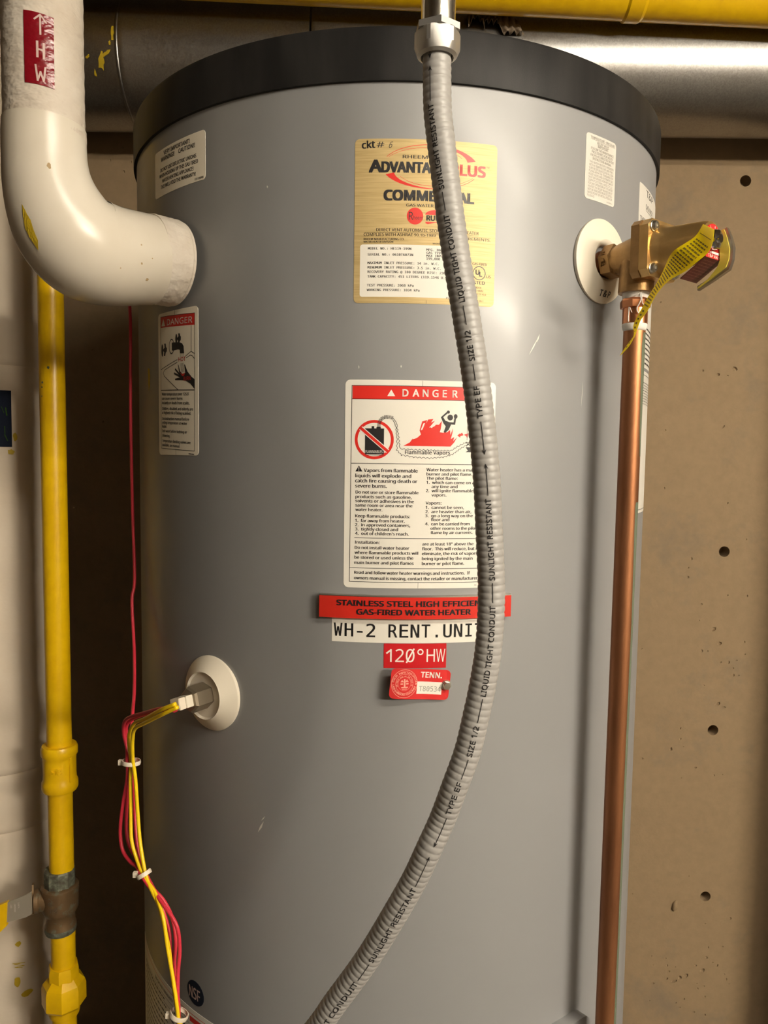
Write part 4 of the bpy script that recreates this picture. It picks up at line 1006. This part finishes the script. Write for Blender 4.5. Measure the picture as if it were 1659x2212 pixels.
for x, s_, w, h_, a in ((-516, 2, 6, 26, 75), (-521, -14, 4, 10, 20), (-539, -42, 13, 30, 60), (-528, -30, 16, 8, 20), (-554, -62, 5, 14, 50), (-564, -36, 9, 5, 30)):
    n = 14; P_ = []
    for k in range(n):
        t = 2 * math.pi * k / n; q = random.uniform(0.55, 1.25); px, pz = w / 2 * math.cos(t) * q, h_ / 2 * math.sin(t) * q
        P_.append((x + px, s_ + pz + px * 0.5))
    K.poly(P_)
pieces(K, 'paint_smear', M['yellow_dull'], ductm, 0.3, du)

# ------------------------------------------------------------------ relief valve
rv = thing('relief_valve', 'brass temperature and pressure relief valve with yellow lever on right side of heater', 'valve', tuple(aV * 0.40 + V((0, 0, 1.65))))
VB = oV + V((0, 0, 0.0))
def ax_(h): return VB + aV * h
lathe('nipple', ax_(0), aV, [(0.0135, 0.3505), (0.0135, 0.3585)], M['copper'], rv, 40)
lathe('inlet_hex', ax_(0), aV, [(0.0150, 0.3565), (0.0178, 0.3585), (0.0178, 0.3705), (0.0150, 0.373)], M['bronze'], rv, 6, 25, True, 0.35)
K = Ink()
def hexm(u_, v_, h_): return VB + aV * (0.3642 - v_ / 1000) + (tV * math.cos(rad(205)) + V((0, 0, 1)) * 0).normalized() * 0 + (tV * -0.55 + aV * 0 + V((0, 0, 0))) * (0.0160 + h_ / 1000) / 0.55 * 1.0 + V((0, 0, -u_ / 1000))
K.text('INLET', -7.5, -1.8, 3.6, 7.5, bold=0.01); K.build('raised_mark', M['bronze'], hexm, 0.9, rv, 3, -0.5)
lathe('body', ax_(0), aV, [(0.0148, 0.371), (0.0165, 0.378), (0.0185, 0.388), (0.0205, 0.398), (0.0215, 0.406), (0.0215, 0.408)], M['bronze'], rv, 56, 40)
def vpl(u_, v_, h_): return VB + aV * (h_ / 1000) + tV * (u_ / 1000) + V((0, 0, v_ / 1000))
def sq(w, c):
    return [(w - c, -w), (w, -w + c), (w, w - c), (w - c, w), (-w + c, w), (-w, w - c), (-w, -w + c), (-w + c, -w)]
b = MB(); b.prism(sq(28, 5), vpl, 405, 414.4); b.build('flange', M['bronze'], rv)
b = MB(); b.prism(sq(28, 6.5), vpl, 414.6, 424.5); b.build('flange', M['brass'], rv)
lathe('bonnet', ax_(0), aV, [(0.0252, 0.4235), (0.0245, 0.4265), (0.0225, 0.430), (0.0213, 0.435), (0.0190, 0.471), (0.0175, 0.4750), (0.010, 0.4753)], M['brass'], rv, 64, 40)
for u_, v_ in ((-20.5, 20.5), (-20.5, -20.5), (20.5, 20.5), (20.5, -20.5)):
    b = MB(); o_ = vpl(u_, v_, 424.4)
    b.lathe(o_, aV, [(0.0052, 0), (0.0055, 0.0008), (0.0052, 0.0015), (0.0047, 0.0018), (0.0047, 0.0036), (0.0036, 0.0052), (0.0018, 0.0054), (0.0014, 0.0040), (0.0004, 0.0040)], 28)
    b.build('screw', M['zinc'], rv, True, 35)
# outlet
ot = vpl(0, 0, 396); OX, OY = 0.2512, -0.306
lathe('outlet', (OX, OY, 0), (0, 0, 1), [(0.0140, 1.669), (0.0178, 1.669), (0.0180, 1.671), (0.0172, 1.688), (0.0175, 1.700), (0.0165, 1.706)], M['bronze'], rv, 56, 40)
# identification plate on the bonnet end
ip = MB(); ip.lathe(ax_(0), aV, [(0.0150, 0.4757), (0.0150, 0.4765)], 40)
ip.prism([(-12, -17), (19, -17), (14, -3), (-13, -3)], vpl, 475.7, 476.5)
idp = ip.build('identification_plate', M['tag_red'], rv)
def tab(u_, v_, h_):
    """v_ runs down the bent tab"""
    return vpl(u_, -17 - 16.0 * v_ / 28.5 - 0.8 * h_, 476.5 - 25.5 * v_ / 28.5 + 0.55 * h_)
k = MB(); k.prism([(-12, 0), (19, 0), (19.5, 29), (-11, 29)], tab, -0.4, 0.4)
k.build('plate_tab', M['maroon'], idp)
K = Ink()
for i in range(7): K.blocks(-10, 17, 3 + i * 3.1, 0.8, 0, (1.5, 5), 0.8)
K.line([(-10, 25), (18, 25), (18, 27.8), (-10, 27.8)], 0.4, True); K.ring(3, 10, 1.6, 1.9, 14); K.ring(5, 19, 1.6, 1.9, 14)
K.build('plate_print', M['maroon_print'], tab, 0.7, idp)
K = Ink(); K.arc_text('PRESSURE RELIEF', 0, 0, 11.5, 2.2, 250, -20); K.rect(-2, -12.6, 13, -10.4); K.text('T&P VALVE', -8, -16.3, 2.8, 17, bold=0.0)
K.build('plate_lettering', M['white_print'], vpl, 476.7, idp, 4)
lathe('stem', ax_(0), aV, [(0.0095, 0.4760), (0.0095, 0.4800), (0.0085, 0.4825), (0.0040, 0.4830), (0.0040, 0.4845)], M['chrome'], rv, 40, 35)
def lvm(r_, z_, t_): return VB + aV * (r_ / 1000) + tV * (t_ / 1000) + V((0, 0, z_ / 1000))
lo = [(478.8, 11.1), (474.4, 8.2), (474.4, 4.9), (477.0, -4.2), (478.0, -12), (478.2, -17.2), (476, -23.4), (467.3, -33), (456.3, -40.4), (455.6, -37.8), (456.6, -41.2), (471.4, -33.6), (484.0, -27.0), (487, -24), (489.2, -18.4), (489.6, -7), (486.1, 3.5), (482.2, 12.2)]
inner = [(478.8, 11.1), (474.4, 8.2), (474.4, 4.9), (477.0, -4.2), (478.0, -12), (478.2, -17.2), (476, -23.4), (467.3, -33), (456.3, -40), (457.2, -40.8), (471, -33), (484.5, -25), (487, -18), (487.4, -8), (484.4, 2.5), (481, 11.2)]
outer = [(478.8, 11.4), (474.6, 8.4), (474.6, 5), (477.2, -4.2), (478.4, -17), (476.2, -23.2), (467.5, -32.8), (455.8, -38), (456.0, -42.2), (471.6, -35.2), (487.2, -27.2), (490, -18.4), (490.4, -6.8), (487, 4), (483, 13)]
b = MB(); b.prism(inner, lvm, 11.2, 12.2); lvf = b.build('lever_face', M['lever_yellow'], rv)
b = MB(); b.prism(outer, lvm, 12.2, 17.0); b.build('lever', M['steel'], rv)
lathe('rivet', lvm(478.6, 0.6, 11.3), -tV, [(0.0024, 0), (0.0022, 0.0012), (0.0012, 0.0019)], M['lever_yellow'], lvf, 20)

# ------------------------------------------------------------------ copper discharge pipe
dp = thing('discharge_pipe', 'vertical copper discharge pipe hanging below the brass relief valve', 'pipe', (OX, OY, 0.1))
def cpt(z): return V((0.2512 - 0.0035 * (1.62 - z), OY, z))
b = MB(); b.sweep([cpt(1.645), cpt(0.9), cpt(0.15)], lambda i: 0.0111, 48)
b.build('pipe', M['copper'], dp, True, 50)
P = lathe('adapter', (OX, OY, 0), (0, 0, 1), [(0.0112, 1.6365), (0.0127, 1.637), (0.0127, 1.654), (0.0118, 1.655)], M['copper_bright'], dp, 48, 40)
lathe('adapter_hex', (OX, OY, 0), (0, 0, 1), [(0.0120, 1.6525), (0.0152, 1.6535), (0.0156, 1.656), (0.0156, 1.6605), (0.0145, 1.6625), (0.0125, 1.6635)], M['copper_bright'], P, 8, 22, True, 0.3)
lathe('thread', (OX, OY, 0), (0, 0, 1), [(0.0128, 1.6625), (0.0136, 1.6655), (0.0136, 1.6695), (0.012, 1.670)], M['ptfe'], dp, 40, 40)
tt = MB(); rng = random.Random(5)
def strand(P_, r=0.0005): tt.sweep(catmull([V(p) for p in P_], 0.0006), lambda i: r, 6)
F = lambda x, z, dy=0.0: (OX + x / 1000, OY - 0.0137 - dy / 1000, z / 1000)
strand([F(1, 1669, -0.3), F(0, 1664, 1.2), F(0.4, 1660, 2.6), F(-1, 1656, 2.6), F(-2.6, 1652, 0.6), F(-2, 1648, 0.4), F(1, 1645, 0.4)], 0.0006)
strand([F(-5, 1664, -1), F(-2, 1665.5, 0.6), F(1, 1668, 0.5)]); strand([F(1, 1668, 0.4), F(1.2, 1661, 2.8), F(2, 1656, 2.4), F(4.5, 1654.5, 1.6)], 0.0005)
strand([F(-9, 1653, -3), F(-7.5, 1649, -3), F(-6.4, 1647, -3)], 0.0004); strand([F(-9.3, 1655, -4), F(-9.6, 1645, -4.2), F(-9.6, 1638, -4)], 0.0006)
tt.build('thread_tape', M['ptfe'], dp, True)
b = MB(); b.lathe((0.2511, OY, 0), (0, 0, 1), [(0.0112, 1.630), (0.0119, 1.632), (0.0130, 1.6365), (0.0126, 1.6375)], 40); b.build('flux_ring', M['ptfe'], dp, True)
pt_ = Ink()
def copm(u_, z_, h_):
    c = cpt(z_ / 1000); a = u_ / 11.1; r = 0.0111 + h_ / 1000
    return V((c.x + r * math.sin(a), c.y - r * math.cos(a), z_ / 1000))
def streak(pts_):
    L_ = [(u0, z) for z, u0, u1 in pts_]; R_ = [(u1, z) for z, u0, u1 in pts_]
    for i in range(len(pts_) - 1): pt_.quad([L_[i], R_[i], R_[i + 1], L_[i + 1]])
streak([(1628, 7.0, 15), (1614, 5.4, 15), (1590, 5.8, 15), (1560, 6.6, 15), (1530, 7.4, 15), (1500, 9.8, 15)])
pt_.build('patina_streak', M['patina'], copm, 0.08, dp, 1.5); pt_ = Ink()
streak([(1452, 6.8, 15), (1449, 5.8, 15), (1420, 6.0, 15), (1390, 6.6, 15), (1330, 7.6, 15), (1260, 7.2, 15), (1120, 6.8, 15), (980, 7.6, 15), (860, 7.0, 15)])
pt_.build('patina_streak', M['patina'], copm, 0.08, dp, 1.5)

# ------------------------------------------------------------------ yellow hang tag
TL = [(281,-400,1712),(273,-405,1700),(263,-405,1693),(255,-400,1688),(254,-390,1683),(254,-380,1676),(252,-370,1667),(246,-362,1654),(240,-354,1639),(236,-350,1628),(239,-346,1620),(233,-341,1610),(228,-336,1600)]
TRt = [(280,-428,1699),(279,-428,1687),(277,-423,1680),(270,-418,1674),(264,-408,1668),(256,-398,1664),(251,-388,1659),(248,-374,1651),(244,-364,1638),(241,-359,1634),(238,-355,1622),(235,-346,1610),(228.5,-337,1601)]
La = catmull([V(p) / 1000 for p in TL], 0.0005); Ra = catmull([V(p) / 1000 for p in TRt], 0.0005)
def resamp(P_, n): return [P_[min(len(P_) - 1, round(i * (len(P_) - 1) / n))] for i in range(n + 1)]
NT = 60; La = smooth_path(resamp(La, NT), 3); Ra = smooth_path(resamp(Ra, NT), 3)
def tagsurf(x, y, h):
    """x 0..100 across, y 0..NT along"""
    i = max(0, min(NT - 1e-6, y)); k = int(i); l = La[k].lerp(La[k + 1], i - k); r = Ra[k].lerp(Ra[k + 1], i - k)
    n_ = (Ra[k] - La[k]).cross(La[k + 1] - La[k])
    if n_.length < 1e-12: n_ = V((0, -1, 0))
    n_.normalize()
    if n_.y > 0: n_ = -n_
    return l.lerp(r, x / 100) + n_ * h / 1000
tgm = MB(); NU = 6
for h in (0.0, 0.35):
    g0 = len(tgm.v)
    tgm.add([tagsurf(100 * i / NU, j, h) for j in range(NT + 1) for i in range(NU + 1)], [(j * (NU + 1) + i, j * (NU + 1) + i + 1, (j + 1) * (NU + 1) + i + 1, (j + 1) * (NU + 1) + i) for j in range(NT) for i in range(NU)])
wt = tgm.build('warning_tag', M['paper_tag'], None, True)
tag(wt, 'curled yellow paper warning tag hanging from the brass relief valve', 'tag')
K = Ink()
for j in range(26):
    yy = 6.5 + j * 1.25
    x = 14
    while x < 84:
        L = min(random.uniform(6, 16), 86 - x); K.quad([(x, yy), (x + L, yy), (x + L, yy + 0.55), (x, yy + 0.55)]); x += L + 2.5
for j in range(10):
    yy = 40 + j * 1.7; K.quad([(30, yy), (62, yy), (62, yy + 0.7), (30, yy + 0.7)])
K.line([(12, 4), (88, 4)], 0.25)
K.build('printed_lines', mat('tag_print', (0.16, 0.12, 0.005), 0.6), tagsurf, 0.55, wt, 12)

# ------------------------------------------------------------------ wiring
wh = thing('wire_harness', 'bundle of red and yellow wires tied together hanging beside the heater', 'wires', (-0.271, -0.34, 0.90))
h_y1 = [(-199,-420,1263),(-215,-410,1254),(-241,-380,1234),(-258,-360,1222),(-267,-350,1207),(-269,-345,1191),(-269,-341,1176)]
h_y2 = [(-197,-420,1260),(-215,-410,1249),(-238,-385,1232),(-256,-365,1218),(-262,-355,1203),(-264,-350,1187),(-265,-346,1176)]
h_r1 = [(-201,-415,1255),(-217,-405,1253),(-243,-375,1238),(-267,-350,1224),(-276,-340,1214),(-278,-335,1200),(-275,-335,1186)]
h_r2 = [(-201,-410,1254),(-218,-400,1250),(-244,-370,1235),(-265,-345,1221),(-275,-335,1210),(-277,-330,1195),(-274,-330,1182)]
l_r1 = [(-273,-340,1174),(-275,-335,1153),(-282,-330,1121),(-285,-330,1093),(-281,-335,1074),(-270,-345,1067),(-260,-352,1065),(-253,-361,1062),(-237,-372,1050),(-222,-384,1043),(-207,-394,1029),(-204,-394,1005),(-205,-397,982),(-204,-402,959),(-203,-402,938),(-203,-402,860)]
l_r2 = [(-272,-332,1170),(-276,-330,1143),(-280,-325,1105),(-277,-330,1082),(-266,-340,1069),(-251,-356,1061),(-238,-366,1049),(-227,-370,1040),(-217,-375,1025),(-212,-380,1005),(-212,-385,981),(-208,-390,958),(-205,-395,935),(-205,-397,860)]
l_r3 = [(-271,-337,1186),(-271,-336,1171),(-270,-330,1146),(-269,-330,1114),(-264,-340,1084),(-256,-350,1067),(-249,-358,1061),(-238,-362,1044),(-229,-370,1034),(-220,-375,1011),(-217,-380,993),(-212,-385,968),(-208,-391,944),(-206,-394,932),(-206,-395,860)]
l_y1 = [(-270,-340,1150),(-270,-340,1118),(-268,-345,1092),(-262,-350,1076),(-250,-362,1061),(-236,-372,1051),(-229,-380,1044),(-221,-390,1032),(-216,-395,1008),(-210,-400,983),(-205,-405,961),(-203,-405,942),(-202,-405,928),(-202,-405,860)]
l_y2 = [(-263,-345,1156),(-261,-345,1120),(-257,-350,1090),(-247.5,-362,1062),(-237,-373,1050),(-229,-379,1040),(-222,-384,1020),(-215,-392,1000),(-211,-397,979),(-206,-402,955),(-203,-402,938),(-201,-402,924),(-200,-402,860)]
def wire(P_, material, parent=wh, name='wire'):
    b = MB(); b.sweep(catmull([V(p) / 1000 for p in P_], 0.003), lambda i: 0.00195, 12)
    return b.build(name, material, parent, True)
wire(h_r1 + l_r1, M['wire_red']); wire(h_r2 + l_r2, M['wire_red']); wire(l_r3, M['wire_red'])
wire(h_y1 + l_y1, M['wire_yellow']); wire(h_y2 + l_y2, M['wire_yellow'])
lw = wire([(-290,215,1700),(-330,140,1735),(-358,30,1742),(-356,-70,1728),(-336,-135,1700),(-329,-150,1656),(-330,-150,1541),(-329,-150,1424),(-324,-160,1337),(-325,-168,1310),(-312,-200,1257),(-292,-260,1226),(-278,-310,1205),(-273,-328,1190),(-272,-332,1172),(-273,-325,1150)], M['wire_red'], None, 'loose_wire')
tag(lw, 'single long red wire hanging down along the left edge of heater', 'wire')
def tie(c, r, axis, w=0.0042, squash=1.0):
    b = MB(); b.lathe(V(c) / 1000, axis, [(r - 0.0009, -w / 2), (r, -w / 2), (r + 0.0004, 0), (r, w / 2), (r - 0.0009, w / 2)], 24, cap=False)
    o_ = b.build('cable_tie', M['nylon'], wh, True, 40)
    ax0 = V(axis).normalized()
    c0 = V(c) / 1000
    k = MB(); k.box((-0.0022, -0.002, -0.0026), (0.0022, 0.002, 0.0026))
    k.build('tie_head', M['nylon'], o_)
    hd_ = o_.children[0]
    hd_.data.transform(Matrix.Translation(c0 + V((-r - 0.001, -0.001, 0))))
    return o_
tie((-269.5, -338.5, 1172), 0.0096, (0.05, 0.1, 1)); tie((-250, -360, 1062), 0.0076, (-0.55, 0.25, 0.9)); tie((-204, -398.5, 939), 0.0094, (0.35, 0.15, 1))
obox('plug', oS, aS, tS, 0.0430, 0.0520, 0.0072, 0.0062, M['nylon'], wh, 0.25, 0.0006)

for o in bpy.data.objects:
    if o.type == 'MESH' and o.parent and any(w in o.name for w in ('print', 'lettering', 'printed_lines', 'raised_mark', 'cast_mark', 'stamped', 'handwriting')):
        o['kind'] = 'stuff'          # ink and lettering too small to pick apart
